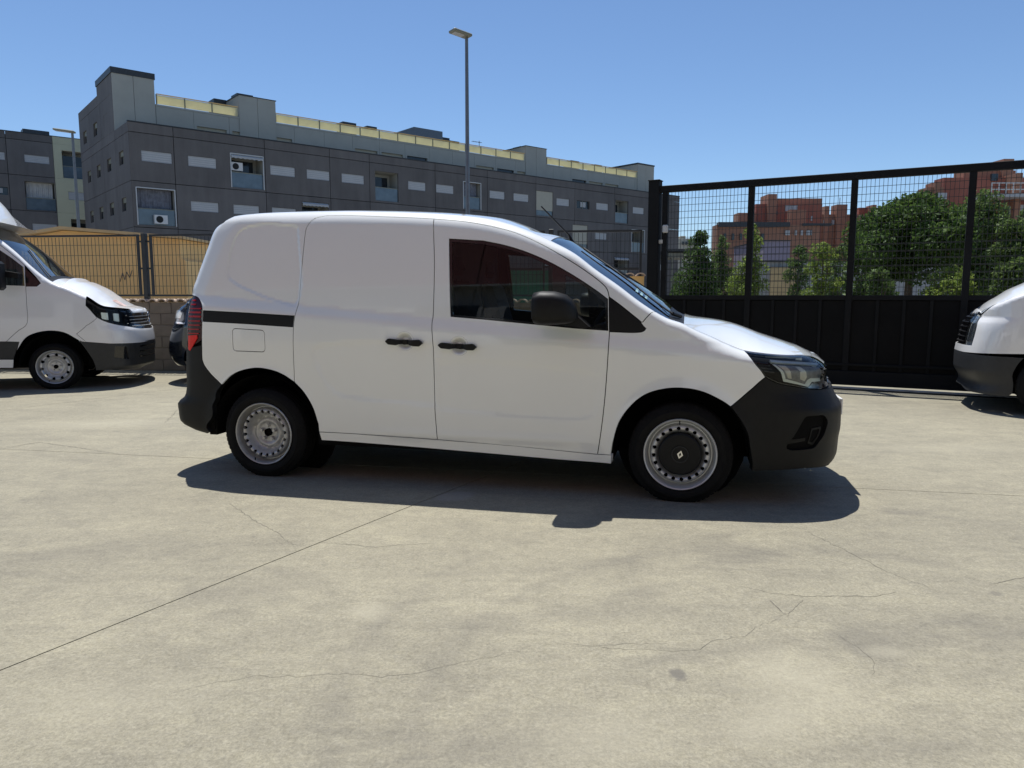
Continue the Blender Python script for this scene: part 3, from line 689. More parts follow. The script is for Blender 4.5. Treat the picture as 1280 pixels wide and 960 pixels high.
S = fit_ends(lambda a, b: Skin(VO, VANG, -1, -.738, 3.966, REAR, FRONT, Wv, a, b, RRv, EPX, [(0, 1.835), (.9, 1.842), (-.55, .915), (0.0-1e-9, .905)], .12, crown=CRv, rel0=shoulder), XR, XF, RPTS, FPTS)
ZCv = PCH([2.0, 2.1, 2.266, 2.433, 2.599, 2.763, 2.90, 2.98, 3.08, 3.2, 3.408, 3.55, 3.70, 3.80, 3.87, 3.93], [1.735, 1.70, 1.595, 1.492, 1.386, 1.270, 1.170, 1.147, 1.135, 1.120, 1.085, 1.052, 1.012, .982, .955, .925])
_ut = np.linspace(0, S.umax, 400); _xt = S.Xc(_ut)
def crown_of(x):
    x = np.asarray(x, float); zt = S.ZT(np.interp(x, _xt, _ut)); roof = .045*sstep(-.75, .2, x)
    hood = np.maximum(ZCv(x)-zt, .006); t = sstep(1.6, 2.1, x); return roof*(1-t)+hood*t
S.crown = crown_of
uR = lambda x: float(np.interp(x, S.Xc(np.linspace(0, S.umax, 3000)), np.linspace(0, S.umax, 3000)))
# shut lines and edges, traced in the photograph and laid on the skin
arch_r = [(401.6, 551), (397.8, 530), (391, 509.4), (380, 490.6), (367.9, 477.5), (353.7, 468.3), (338.7, 462.5), (320, 460), (301, 463.4), (288, 470), (277, 481), (270, 492.5), (265.6, 509), (264, 524), (264, 541)]
arch_f = [(939.5, 589), (938, 563), (934, 541), (924, 522.5), (913.4, 508.4), (902.5, 501), (880.6, 490.5), (859, 485.6), (834, 485.6), (809, 492), (790, 505.5), (774, 527), (766.6, 550.6), (764, 566), (763.5, 580)]
bpil = [(542.5, 273.7), (543, 330), (542, 380), (541.3, 396), (540, 404), (541.7, 437), (543.6, 510), (547, 549.5)]
sl_top = [(408, 269.8), (440, 269.6), (481, 271), (515, 272.3), (542.5, 273.7)]
sl_rear_top = [(373.5, 377.8), (377, 338.4), (380.5, 301), (381.4, 293.4), (382.8, 286), (387, 278.5), (395, 272.5), (408, 269.8)]
sl_rear_low = [(367.9, 477.5), (366.6, 440), (366.8, 408.7), (368.7, 394.7), (373.5, 377.8)]
dr_top = [(542.5, 273.7), (585, 277.6), (632.5, 287.4), (660.6, 297.6), (688.7, 311.7), (717, 328.6), (739, 343.5), (753.4, 355), (759, 362), (761.3, 370)]
dr_front = [(761.8, 415), (760.4, 437), (757.6, 479), (754.8, 510), (751, 541), (746.9, 568)]
tri_top = [(761.3, 371), (775, 381), (790, 393), (801, 402), (806, 407), (807.5, 410)]
tri_bot = [(807.5, 410), (805, 413.5), (799, 415.3), (785, 415.6), (761.8, 414.6)]
join = [(819, 389.8), (802.5, 403.5)]
lamp_rear = [(956.6, 471.5), (950, 462), (943, 453.7), (937, 446), (931.5, 439.8)]
bump_top = [(913.4, 508.4), (935, 490), (956.6, 471.5)]
lamp_bot = [(956.6, 471.5), (968, 477.5), (977.5, 480.5), (992, 483), (1010, 486), (1021, 487)]
rb_edge = [(277, 481), (265, 469), (257, 459), (254, 453), (252.6, 446), (252.2, 425)]
tl_in = [(252.2, 425), (252.6, 400), (252.8, 388), (252.2, 381.5), (249.5, 374.8), (245.8, 371), (240.9, 369.2)]
sill_t = [(398.7, 540), (440, 542), (547, 549.6), (640, 557), (747, 568), (764, 568.9)]
uvA = lambda p: S.inv([p])[0]
u_tl = uvA((252.4, 400))[0]; uW0 = uvA((688.7, 302))[0]
uJ = S.inv([(819, 390)])[0][0]; uC = float(S.inv([(836, 398.5)])[0][0]); uH0 = float(S.inv([(855, 404.5)])[0][0])
u_lampR = S.inv([(931.5, 440.5)])[0][0]
um = S.umax
VT = lambda u: float(S.vtop(np.array([u]))[0])
# ---- relief: pressed panels, handle bowls, wheel arch lips
q_st = spline(S.inv([(372, 283), (340, 280), (312, 283), (297, 292), (288, 315), (284.5, 342), (292, 353), (318, 366), (345, 376), (371, 379), (376, 340)]))
lo_st = spline(S.inv([(545, 432), (480, 428), (420, 430), (396, 434), (391, 441), (398, 460), (415, 487), (440, 497), (500, 503), (545, 507)]))
lo_st2 = spline(S.inv([(547, 453), (600, 452), (680, 458), (738, 467), (748, 474), (748, 498), (738, 520), (700, 524), (620, 518), (548, 511)]))
bw = [S.inv([(505.7, 426.5)])[0], S.inv([(573.6, 432.5)])[0]]
XWH = [(0.008, .315), (2.918, .308)]
def relief(u, v, X, z):
    P = np.stack([u, v], 1); d = np.zeros(len(u))
    for poly, dep, wd in ((q_st, -.008, .022), (lo_st, -.005, .04), (lo_st2, -.0045, .045)):
        lo, hi = poly.min(0)-.05, poly.max(0)+.05; m = np.all((P > lo) & (P < hi), 1)
        if m.any():
            D = pdist(P[m], poly); sg = np.where(pip(P[m], poly), 1, -1); d[m] += dep*sstep(-wd/2, wd/2, D*sg)
    for c in bw:
        r = np.hypot(u-c[0], v-c[1]); d -= .030*(1-sstep(.024, .060, r))
    for xw, zw in XWH:
        r = np.hypot(X-xw, (z-zw)); d += .016*np.exp(-((r-.40)/.055)**2)*(z > .2)
    # crease along the bonnet shoulder / front bumper facets
    d += .010*np.exp(-((z-.60)/.035)**2)*sstep(3.35, 3.7, X)
    d -= .014*sstep(3.35, 3.6, X)*np.exp(-((z-.72)/.05)**2)
    d += .006*np.exp(-((z-.365)/.03)**2)*sstep(.7, 1.0, X)*(1-sstep(2.1, 2.5, X))
    return d
S.relief = relief
FW_ = S.path(('L', [(561.6, 298.5)]), ('S', [(604, 301), (632.5, 307), (660.6, 316), (688.7, 328.5), (717, 344.5), (745, 363), (759.5, 374)]), ('L', [(759.9, 413), (717, 410), (660.6, 404.5), (604.4, 399), (563.6, 395.5)]))
sld = S.path(('S', sl_rear_low), ('S', sl_rear_top), ('S', sl_top), ('S', bpil), ('L', [(547, 549.5), (470, 544), (398.7, 540)]), ('S', arch_r[1:5]))
fd = S.path(('S', bpil[::-1]), ('S', dr_top), ('L', [(761.3, 371), (761.8, 415)]), ('S', dr_front), ('L', [(746.9, 568), (640, 557.5), (547, 549.5)]))
v_tlb = uvA((245, 431))[1]; v_bh = .78
body = S.path(('S', rb_edge), ('S', tl_in), ('D', [(u_tl*.62, uvA((242, 371))[1]+.02), (.60, 1.17), (.45, 1.17)]), ('D', [(.45, VT(.45)-.10)]), ('D', [(0.0, VT(0)-.10), (0.0, VT(0))]),
              ('E', (.0, uJ)), ('L', join), ('S', tri_top[::-1]), ('S', dr_top[::-1]), ('S', sl_top[::-1]), ('S', sl_rear_top[::-1]), ('S', sl_rear_low[::-1]), ('S', arch_r[4:11]))
rail = S.path(('L', [(252.8, 388.2), (310, 391.2), (368.3, 394.8), (367, 408.7), (310, 404.8), (252.6, 401.7)]))
flap = roundrect(S.inv([(290.5, 410.5), (330.5, 413), (331.5, 440), (291.5, 438.5)]), .03)
S.panel('rear_quarter', body, M['paint'], van, holes=[rail, flap], gap=.0028, step=.018)
S.panel('fuel_flap', flap, M['paint'], van, gap=.0022, mirror=False, off=-.001)
S.panel('slide_rail', rail, M['plastic'], van, gap=.001, off=-.005)
BC = [circle(c, .062, 36) for c in bw]
S.panel('sliding_door', sld, M['paint'], van, holes=[BC[0]], step=.026)
S.panel('front_door', fd, M['paint'], van, holes=[FW_, BC[1]], step=.026)
for c_ in BC: S.panel('handle_recess', c_, M['paint'], van, gap=-.002, step=.007, res=.008, ret=0)
fender = S.path(('S', dr_front), ('L', [(746.9, 568), (764, 568.9)]), ('S', arch_f[::-1][1:11]), ('L', bump_top), ('S', lamp_rear), ('D', [(u_lampR, VT(u_lampR))]), ('E', (u_lampR, uJ)), ('L', join), ('S', tri_bot))
S.panel('front_fender', fender, M['paint'], van)
S.panel('sill', S.path(('L', sill_t), ('L', [(764, 580), (700, 574.8), (600, 566), (500, 557.5), (440, 552.8), (402, 550.5)])), M['paint'], van, ret=.05)
S.panel('quarter_trim', S.path(('S', tri_top), ('S', tri_bot), ('L', [(761.8, 414.6), (761.3, 371)])), M['plastic'], van, off=-.001)
# bumpers
z_lb = float(S.surf(S.inv([(1021, 487)]))[0][2])
bf = S.path(('S', arch_f[:5]), ('L', bump_top), ('S', lamp_bot), ('D', [(um-.55, z_lb-.005), (um, z_lb-.005), (um, .20), (um-.5, .20)]), ('L', [(1035, 582), (1005.6, 585.6), (965, 588.5)]))
fog = roundrect(S.inv([(982, 560), (1007, 521), (1030, 519), (1035, 527), (1029, 545), (1018, 560), (989, 563)]), .022)
S.panel('front_bumper', bf, M['plastic'], van, holes=[fog], ret=.045, step=.03)
S.panel('fog_recess', fog, M['dark'], van, gap=-.004, off=-.042, ret=0)
fgl = roundrect(S.inv([(1011, 556), (1016, 536), (1030, 533), (1026, 548), (1019, 558)]), .012)
fgi = roundrect(S.inv([(1014, 553), (1018, 539), (1027, 537), (1023.5, 547), (1018, 554)]), .008)
S.panel('fog_surround', fgl, M['plastic'], van, holes=[fgi], off=-.018, ret=.02)
S.panel('fog_vane', roundrect(S.inv([(986, 551), (1010, 548), (1009, 553), (986, 557)]), .008), M['plastic'], van, off=-.02, ret=.02)
rb = S.path(('S', rb_edge), ('D', [(u_tl, v_tlb), (u_tl*.9, v_tlb-.02), (u_tl*.55, v_tlb-.07), (.5, .80), (0, .80), (0, .29), (.6, .29)]), ('L', [(243, 537.5), (262, 541.5)]), ('S', arch_r[10:][::-1]))
S.panel('rear_bumper', rb, M['plastic'], van, ret=.045, step=.03)
# lamps
tl = S.path(('S', tl_in), ('D', [(u_tl*.62, uvA((242, 371))[1]+.02), (u_tl*.50, 1.10), (u_tl*.48, .95), (u_tl*.55, v_tlb-.07), (u_tl*.9, v_tlb-.02)]))
S.panel('tail_lamp', tl, M['redlens_dark'], van, off=-.006, ret=.02)
u_to = float(S.inv([(236.5, 405)])[0][0])-.01
def tlp(name, pts, mat, off=.001): S.panel(name, S.path(('D', pts)), M[mat], van, off=off, ret=.006, step=.02, gap=0)
for k in range(9):
    py = 376+k*5.2; a = S.inv([(250.5-(0 if k < 5 else (k-4)*.6), py)])[0]; w_ = .62 if k not in (3, 4) else 1.0
    ub = u_to+(a[0]-u_to)*(.35+.4*k/4 if k < 2 else 1.0)
    tlp('lamp_bar', [(u_to, a[1]), (ub, a[1]), (ub, a[1]+.009*w_*1.4), (u_to, a[1]+.009*w_*1.4)], 'redlens')
t0_ = S.inv([(246.5, 420.5)])[0]; t1_ = S.inv([(236.5, 437)])[0]
tlp('lower_lens', [(u_to, t1_[1]), (u_to+.02, t1_[1]-.008), (t0_[0], t0_[1]-.012), (t0_[0]-.002, t0_[1]+.01), (u_to, t0_[1]+.004)], 'redbright')
S.panel('rear_door', S.path(('D', [(0, .805), (.46, .805), (.46, 1.17), (.445, VT(.45)-.11), (0, VT(0)-.11)])), M['paint'], van, off=-.004, holes=[])
hl_all = S.path(('S', lamp_bot), ('D', [(um-.55, z_lb+.01), (um-.53, z_lb+.09), (um-.52, .90)]), ('D', [(um-.52, VT(um-.52)-.004)]), ('E', (um-.52, u_lampR)), ('S', lamp_rear[::-1]))
hl_all[:, 1] = np.minimum(hl_all[:, 1], S.vtop(hl_all[:, 0])-.012)
hl = S.panel('headlamp', hl_all, M['lamp_glass'], van, ret=0, step=.025)
M['lamp_in'] = simple('smoked_lamp_interior', (.17, .175, .18), .3, metal=.3, var=.2, scale=25)
S.panel('lamp_housing', hl_all, M['lamp_in'], van, off=-.055, ret=0, step=.03, gap=-.004)
S.panel('lamp_surround', hl_all, M['gloss_black'], van, holes=[inset(resample(hl_all, .02), .010)], off=-.003, ret=.05, step=.02)
def hp(name, pts, mat, off, ret=.02, r=.004): S.panel(name, roundrect(S.inv(pts), r), M[mat], van, off=off, ret=ret, step=.015, gap=0)
M['drl'] = simple('pale_light_guide', (.80, .88, .80), .2, var=.05, coat=.5)
M['reflector'] = simple('lamp_reflector', (.50, .50, .48), .22, metal=.75, var=.1, scale=30)
M['lens_block'] = simple('clear_lens_block', (.60, .58, .46), .1, var=.15, scale=30, coat=1)
M['bowl'] = simple('lamp_bowl', (.20, .205, .20), .3, metal=.2, var=.25, scale=40)
hp('reflector_bowl', [(967, 452.5), (1026, 456), (1031, 466), (1029, 476), (1016, 482), (982, 476)], 'bowl', -.0205, r=.004, ret=.001)
hp('light_guide', [(963, 447.6), (1014, 451.4), (1024, 452.2), (1024, 454.6), (1012, 454.2), (965, 451)], 'drl', -.012, r=.002)
hp('light_guide', [(967, 454), (970.5, 454), (984, 474.5), (1009, 480.5), (1012, 476), (1016, 473.5), (1028, 473), (1029, 476), (1018, 477.5), (1013, 483.5), (981, 477.5)], 'drl', -.018, r=.001)
hp('reflector', [(1013, 484.2), (1019, 478.5), (1031, 477), (1031, 484.5), (1020, 486)], 'reflector', -.02)
hp('projector', [(974, 455), (984, 455.5), (991, 466), (992, 474.5), (987, 473.5)], 'lens_block', -.02)
hp('projector', [(996, 456), (1004, 457), (1011, 466), (1012, 472), (1009, 477), (1003, 475)], 'lens_block', -.02)
for k in range(4): hp('lamp_fin', [(944+k*4.2, 450+k*4.6), (961+k*2.6, 451.5+k*4.6), (962+k*2.6, 453+k*4.6), (945+k*4.2, 451.6+k*4.6)], 'plastic_grey', -.02, r=.0008)
# grille, badge bar and plate on the nose
S.panel('grille', S.path(('D', [(um-.51, .72), (um, .72), (um, .87), (um-.51, .87)])), M['gloss_black'], van, off=-.02, ret=.03)
for k in range(3): S.panel('grille_bar', S.path(('D', [(um-.30, .745+k*.04), (um, .745+k*.04), (um, .757+k*.04), (um-.30, .757+k*.04)])), M['chrome'], van, off=-.002, ret=.015)
S.panel('bonnet_lip', S.path(('D', [(um-.52, .868), (um, .868), (um, VT(um))]), ('E', (um, um-.52))), M['paint'], van, off=-.002, ret=.02, gap=0)
pl = MB().bevbox(3.955, 3.973, -.26, .26, .50, .61, .004).build('number_plate', M['plate'], van)
# roof, windscreen, scuttle, bonnet
S.top('roof', .0, uW0-.002, M['paint'], van, nu=110, thick=.01)
S.top('windscreen', uW0+.002, uC, M['screen_glass'], van, nu=50, jm=.985, off=-.004)
S.top('screen_border', uW0-.004, uW0+.06, M['gloss_black'], van, nu=4, jm=.98, off=-.010, thick=.004)
S.top('scuttle', uC+.001, uH0+.01, M['plastic'], van, nu=10, jm=.99, off=-.008, thick=.01)
S.top('bonnet', uH0, um, M['paint'], van, nu=120, thick=.012, jm=.996, off=.001)
# inner shell
inner = S.path(('D', [(0, .30), (.5, .30)]), ('D', [(um-.45, .22), (um, .22), (um, .86), (um-.7, .86)]), ('D', [(u, VT(u)-.015) for u in np.linspace(um-.75, .02, 120)]))
wh_r = S.path(('S', arch_r), ('D', [(uvA((264, 541))[0], .05), (uvA((401, 551))[0], .05)])); wh_f = S.path(('S', arch_f), ('D', [(uvA((763, 580))[0], .05), (uvA((939, 589))[0], .05)]))
inner_poly = S.path(('D', [(0, .40), (uvA((262, 541))[0]-.05, .40)]), ('S', arch_r[::-1][4:]), ('D', [(uvA((402, 551))[0]+.02, .30), (uvA((762, 580))[0]-.02, .27)]), ('S', arch_f[::-1][2:-3]),
                    ('D', [(uvA((940, 575))[0]+.04, .26), (um, .26), (um, .84), (um-.7, .84)]), ('D', [(u, VT(u)-.03) for u in np.linspace(um-.75, 1.5, 120)]), ('D', [(1.3, 1.60), (1.0, 1.5), (.5, 1.35), (0, 1.30)]))
win_in = inset(resample(FW_, .02), .012)
S.panel('inner_frame', inner_poly, M['dark'], van, holes=[win_in], off=-.022, ret=.03, gap=.006, step=.06)
# door glass: frame, front division bar, panes
div = S.inv([(691, 330), (692, 408), (706, 409.5), (706, 338)])
g_main = S.path(('L', [(565, 302.5)]), ('S', [(604, 305), (632.5, 311), (660.6, 320), (690.5, 334)]), ('L', [(691, 405.5), (660.6, 402), (604.4, 396.5), (566, 393)]))
g_q = S.path(('L', [(707, 343.5)]), ('S', [(717, 349.5), (732, 359), (745, 369), (756, 379)]), ('L', [(757, 411), (707, 406.8)]))
S.panel('window_frame', FW_, M['gloss_black'], van, holes=[g_main, g_q], off=-.004, ret=.018, gap=.001, step=.03)
S.panel('door_glass', g_main, M['side_glass'], van, off=-.009, ret=0, gap=-.003, step=.05)
S.panel('quarter_glass', g_q, M['side_glass'], van, off=-.009, ret=0, gap=-.003, step=.05)
# handles
for cx_, x0_, x1_, y0_, y1_ in ((505.7, 482.8, 529.4, 423, 431.5), (573.5, 548.3, 596.6, 428, 437)):
    m_ = (x0_+x1_)/2; h = S.inv([(x0_+4, y0_), (m_-9, y0_+1.2), (m_+8, y0_+2), (x1_-5, y0_+1.6), (x1_, (y0_+y1_)/2+1.2), (x1_-4, y1_+.6), (m_+8, y1_), (m_-9, y1_-.8), (x0_+4, y1_-2), (x0_, (y0_+y1_)/2-1.4)])
    S.panel('door_handle', roundrect(h, .006), M['plastic'], van, off=.026, ret=.020, gap=0, step=.012)
    for sx in (x0_+7, x1_-7):
        c = S.inv([(sx, (y0_+y1_)/2)])[0]; S.panel('handle_mount', circle(c, .011, 14), M['plastic'], van, off=.010, ret=.016, gap=0, step=.02)
# wheels, arches, floor
for xw, zw in XWH:
    fr = xw > 1
    for sg in (-1, 1):
        y = -.895 if sg < 0 else .895
        make_wheel(van, xw, y, zw, .322, .226 if fr else .222, flip=sg > 0, cap=fr, emblem=fr, rim='steel_rim' if fr else 'rim_dirty')
        b = MB(); Rl = .405; n = 30; V = []; F = []
        for i in range(n+1):
            a = PI*(.0+1.0*i/n); V += [(xw+Rl*math.cos(a), -sg*0+sg*.885, .33+Rl*math.sin(a)), (xw+Rl*math.cos(a), sg*.55, .33+Rl*math.sin(a))]
            if i: F.append((2*i-2, 2*i-1, 2*i+1, 2*i))
        b.add(V, F); b.add([(xw+.42*math.cos(2*PI*i/24), sg*.56, .33+.42*math.sin(2*PI*i/24)) for i in range(24)], [tuple(range(24))]); b.build('arch_liner', M['dark'], van)
MB().box(-.56, -.42, -.74, .74, .34, .60).box(.42, 2.50, -.86, .86, .25, .50).box(3.36, 3.66, -.66, .66, .21, .55).box(-.42, 3.4, -.54, .54, .24, .60).build('floor_pan', M['dark'], van)
MB().add([(1.30, -.84, .45), (1.30, .84, .45), (1.30, .84, 1.05), (1.30, .69, 1.70), (1.30, -.69, 1.70), (1.30, -.84, 1.05), (1.33, -.84, .45), (1.33, .84, .45), (1.33, .84, 1.05), (1.33, .69, 1.70), (1.33, -.69, 1.70), (1.33, -.84, 1.05)],
         [(0, 5, 4, 3, 2, 1), (6, 7, 8, 9, 10, 11)]+[(i, (i+1) % 6, 6+(i+1) % 6, 6+i) for i in range(6)]).build('bulkhead', M['trim'], van)
for sg in (-1, 1): MB().bevbox(-.45, -.385, sg*.74-.13, sg*.74+.13, .285, .50, .004).build('splash_guard', M['dark'], van)
# cab interior
def seat(y):
    b = MB(); b.bevbox(1.50, 2.02, y-.25, y+.25, .62, .82, .05)
    o = b.build('seat', M['seat'], van, smooth=True)
    b = MB(); b.bevbox(-.07, .07, -.24, .24, 0, .62, .05); bk = b.build('backrest', M['seat'], o, smooth=True); bk.location = (1.50, y, .80); bk.rotation_euler = (0, math.radians(-16), 0)
    b = MB(); b.bevbox(-.05, .05, -.13, .13, .66, .86, .04); b.tube((0, -.06, .58), (0, -.06, .70), .008).tube((0, .06, .58), (0, .06, .70), .008); hr = b.build('headrest', M['seat'], o, smooth=True); hr.location = (1.50, y, .80); hr.rotation_euler = (0, math.radians(-16), 0)
seat(-.42); seat(.42)
b = MB(); b.prism([(2.30, .55), (2.30, 1.02), (2.36, 1.11), (2.60, 1.13), (2.66, 1.11), (2.60, .82)], -.80, .80); b.build('dashboard', M['trim'], van, recalc=True)
b = MB(); sc_ = Vector((2.20, .42, 1.02)); n_ = 30
V = []; F = []
ax = Vector((-.85, 0, .5)).normalized(); a1 = Vector((0, 1, 0)); a2 = ax.cross(a1)
for i in range(n_):
    for k in range(8):
        t = 2*PI*i/n_; q = 2*PI*k/8; c = (a1*math.cos(t)+a2*math.sin(t)); V.append(sc_+c*(.18+.015*math.cos(q))+ax*(.015*math.sin(q)))
        F.append((i*8+k, ((i+1) % n_)*8+k, ((i+1) % n_)*8+(k+1) % 8, i*8+(k+1) % 8))
b.add(V, F); b.tube(sc_, sc_-ax*.25, .03).tube(sc_+a1*.17, sc_-a1*.17, .018).build('steering_wheel', M['seat'], van, smooth=True)
# door mirrors
def mirror_arm(sg):
    xs = []
    x0, zt0 = S.loc(667.5, 372, -1.06); x1, _ = S.loc(716, 380, -1.06)
    prof = [(0, .072, .085, 0.0), (.03, .090, .100, .0), (.20, .099, .106, .0), (.5, .097, .104, -.001), (.75, .085, .092, -.008), (.90, .066, .070, -.020), (.98, .042, .042, -.035), (1.03, .015, .02, -.05)]
    V = []; F = []; n = 28; zc = S.loc(692, 385, -1.06)[1]; L = x1-x0+.02
    for k, (t, hz, hy, dz) in enumerate(prof):
        for i in range(n):
            a = 2*PI*i/n; c, s_ = math.cos(a), math.sin(a); e = .5
            V.append((x0+t*L, sg*(1.055+hy*1.10*math.copysign(abs(c)**.72, c)-.02*t), zc+dz+hz*1.05*math.copysign(abs(s_)**e, s_)))
    for k in range(len(prof)-1):
        for i in range(n): F.append((k*n+i, (k+1)*n+i, (k+1)*n+(i+1) % n, k*n+(i+1) % n))
    F.append(tuple(range(n))); F.append(tuple(range((len(prof)-1)*n, len(prof)*n)))
    b = MB().add(V, F); m = b.build('door_mirror', M['plastic'], van, smooth=True, sharp=60, recalc=True)
    b = MB(); b.prism([(x0+.10, zc-.075), (x0+.24, zc-.03), (x0+.34, zc-.115), (x0+.30, zc-.125), (x0+.16, zc-.10)], sg*.88, sg*1.03); b.build('mirror_foot', M['plastic'], m, recalc=True)
    b = MB(); V = []
    for i in range(n):
        a = 2*PI*i/n; c, s_ = math.cos(a), math.sin(a); V.append((x0-.002, sg*(1.055+.078*math.copysign(abs(c)**.6, c)), zc+.055*math.copysign(abs(s_)**.6, s_)))
    b.add(V, [tuple(range(n))]).build('mirror_glass', M['chrome'], m)
    b = MB(); yy = sg*(1.055+.1065); b.prism([(x0+.008, zc+.045), (x0+.07, zc+.022), (x0+.095, zc-.012), (x0+.085, zc-.030), (x0+.012, zc-.012)], yy-sg*.01, yy+sg*.001); b.build('indicator_lens', M['amber'], m, recalc=True)
mirror_arm(-1); mirror_arm(1)
# aerial, wiper, sticker
ax0 = S.loc(719, 304, 0); ax1 = S.loc(676.5, 258, 0); axm = S.loc(711, 293.5, 0)
a0 = Vector((ax0[0], 0, ax0[1]-.03)); am = Vector((axm[0], 0, axm[1])); a1_ = Vector((ax1[0], 0, ax1[1]))
b = MB(); b.tube(a0, am, .016, .009).tube(am, a1_, .0065, .0055); b.build('aerial', M['plastic'], van, smooth=True)
us = np.linspace(uW0+.02, uC-.01, 14); P = [S.toppos(np.array([u]), np.array([-.86+.5*(1-(k/13))**1.0*0]))[0]+np.array([0, 0, .012]) for k, u in enumerate(us)]
b = MB()
Q = [S.toppos(np.array([u]), np.array([j]))[0]+np.array([0, 0, .014]) for u, j in zip(np.linspace(uC-.60, uC+.02, 12), np.linspace(-.50, -.82, 12))]
for p, q in zip(Q[:-1], Q[1:]): b.tube(p, q, .007, n=6)
b.tube(Q[-1], Vector(Q[-1])+Vector((.05, .10, -.02)), .012); b.build('wiper', M['plastic'], van)
for k in range(3):
    pts = [S.toppos(np.array([uC-.22+k*.03]), np.array([-.80]))[0], S.toppos(np.array([uC-.22+k*.03]), np.array([-.66]))[0], S.toppos(np.array([uC-.205+k*.03]), np.array([-.66]))[0], S.toppos(np.array([uC-.205+k*.03]), np.array([-.80]))[0]]
    mk('screen_sticker', [(p[0], p[1], p[2]+.001) for p in pts], [(0, 1, 2, 3)], M['sticker'], van)

# ---------------------------------------------------------------- YARD BOUNDARY: gate
def frame_along(name, Pa, Pb, **k):
    d = (Pb-Pa)[:2]; ang = math.atan2(d[1], d[0]); return empty(name, (Pa[0], Pa[1], 0), ang, **k), np.array([math.cos(ang), math.sin(ang), 0]), np.array([-math.sin(ang), math.cos(ang), 0])
GA = np.array([4.594, 10.533, 0]); gang = math.radians(-28.5); gdir = np.array([math.cos(gang), math.sin(gang), 0]); gn = np.array([-gdir[1], gdir[0], 0])
def on_gate(px, py): P = hit(px, py, GA, gn)-GA; return float(P@gdir), float(P[2])
GT = [on_gate(px, 300)[0] for px in (831, 937.5, 1065, 1211)]
G0 = GA+gdir*on_gate(829, 300)[0]
gate = empty('sliding_gate', GA, gang, label='tall black sliding gate with wire mesh above solid sheet panels', cat='gate')
ZTOP = 2.98; ZP = 1.30; bay = GT[3]-GT[2]; ends = GT+[GT[3]+bay*.97, GT[3]+bay*1.95]
print('gate', GT, on_gate(1280, 205), on_gate(829, 236), on_gate(1200, 368))
MB().bevbox(ends[0]-.10, ends[-1]+.05, -.05, .05, ZTOP-.10, ZTOP, .006).build('top_beam', M['gate'], gate)
MB().bevbox(ends[0]+.03, ends[-1]-.04, -.04, .04, ZP-.07, ZP, .005).build('mid_rail', M['gate'], gate)
MB().bevbox(ends[0]+.03, ends[-1]-.04, -.05, .05, .035, .24, .006).build('bottom_beam', M['gate'], gate)
MB().bevbox(ends[0]+.04, ends[-1]-.04, -.055, -.03, .31, .345, .004).build('lower_rail', M['gate'], gate)
for i, t in enumerate(ends): MB().bevbox(t-.042, t+.042, -.045, .045, .24, ZTOP-.10, .005).build('stile', M['gate'], gate)
me_sheet = None
for i in range(len(ends)-1):
    a, b = ends[i]+.042, ends[i+1]-.042; n = 4; wdt = (b-a)/n
    for k in range(n):
        x0, x1 = a+k*wdt, a+(k+1)*wdt
        m = MB(); m.bevbox(x0+(.010 if k else -.01), x1-(.010 if k < 3 else -.01), -.012, .012, .24, ZP-.07, .008); m.build('sheet_panel', M['gate_panel'], gate)
        if k: MB().bevbox(x0-.022, x0+.022, -.034, .02, .24, ZP-.07, .004).build('rib', M['gate'], gate)
    wm = MB(); nv = int((b-a)/.052)
    for k in range(1, nv):
        x = a+(b-a)*k/nv; wm.box(x-.0028, x+.0028, -.003, .003, ZP, ZTOP-.10)
    zz = [ZP+.045, ZP+.11]+[ZP+.20+.098*k for k in range(int((ZTOP-.12-ZP-.20)/.098)+1)]
    zz += [z_+.012 for z_ in zz[2:8]]
    for z in zz: wm.box(a, b, -.0085, -.003, z-.003, z+.003)
    tag(wm.build('wire_mesh', M['wire'], gate), kind='stuff')
for x in (): MB().lathe([(.001, 0), (.05, 0), (.06, .03), (.05, .04), (.001, .04)], 20, c=(x, -.02, .07)).build('roller', M['galv'], gate, smooth=True)
MB().bevbox(ends[0]+.36, ends[0]+.40, -.062, -.05, 2.45, 2.56, .004).build('lock_box', M['white'], gate) if 0 else None
post = empty('gate_post', GA+gdir*(GT[0]-.17), gang, label='thick black steel post at the left end of the sliding gate', cat='gate post')
MB().bevbox(-.085, .085, -.085, .085, 0, 3.06, .008).build('shaft', M['gate'], post)
MB().bevbox(-.095, .095, -.095, .095, 3.06, 3.075, .004).build('cap', M['gate'], post)
MB().bevbox(.086, .15, -.05, .05, 2.10, 2.16, .004).build('guide_bracket', M['galv'], post)
b = MB().bevbox(.155, .235, -.10, -.04, 2.26, 2.38, .012); b.build('sensor', M['white'], post)
track = MB().bevbox(-9+ends[3], ends[-1]+1, -.20, -.12, -.004, .022, .006); tr_ = track.build('gate_track', M['galv']); tr_.location = GA; tr_.rotation_euler = (0, 0, gang); MB().bevbox(-9+ends[3], ends[-1]+1, -.33, -.25, -.004, .006, .002).build('slot_cover', M['gate'], tr_)
tag(tr_, 'galvanised steel floor track running under the black sliding gate', 'gate track')

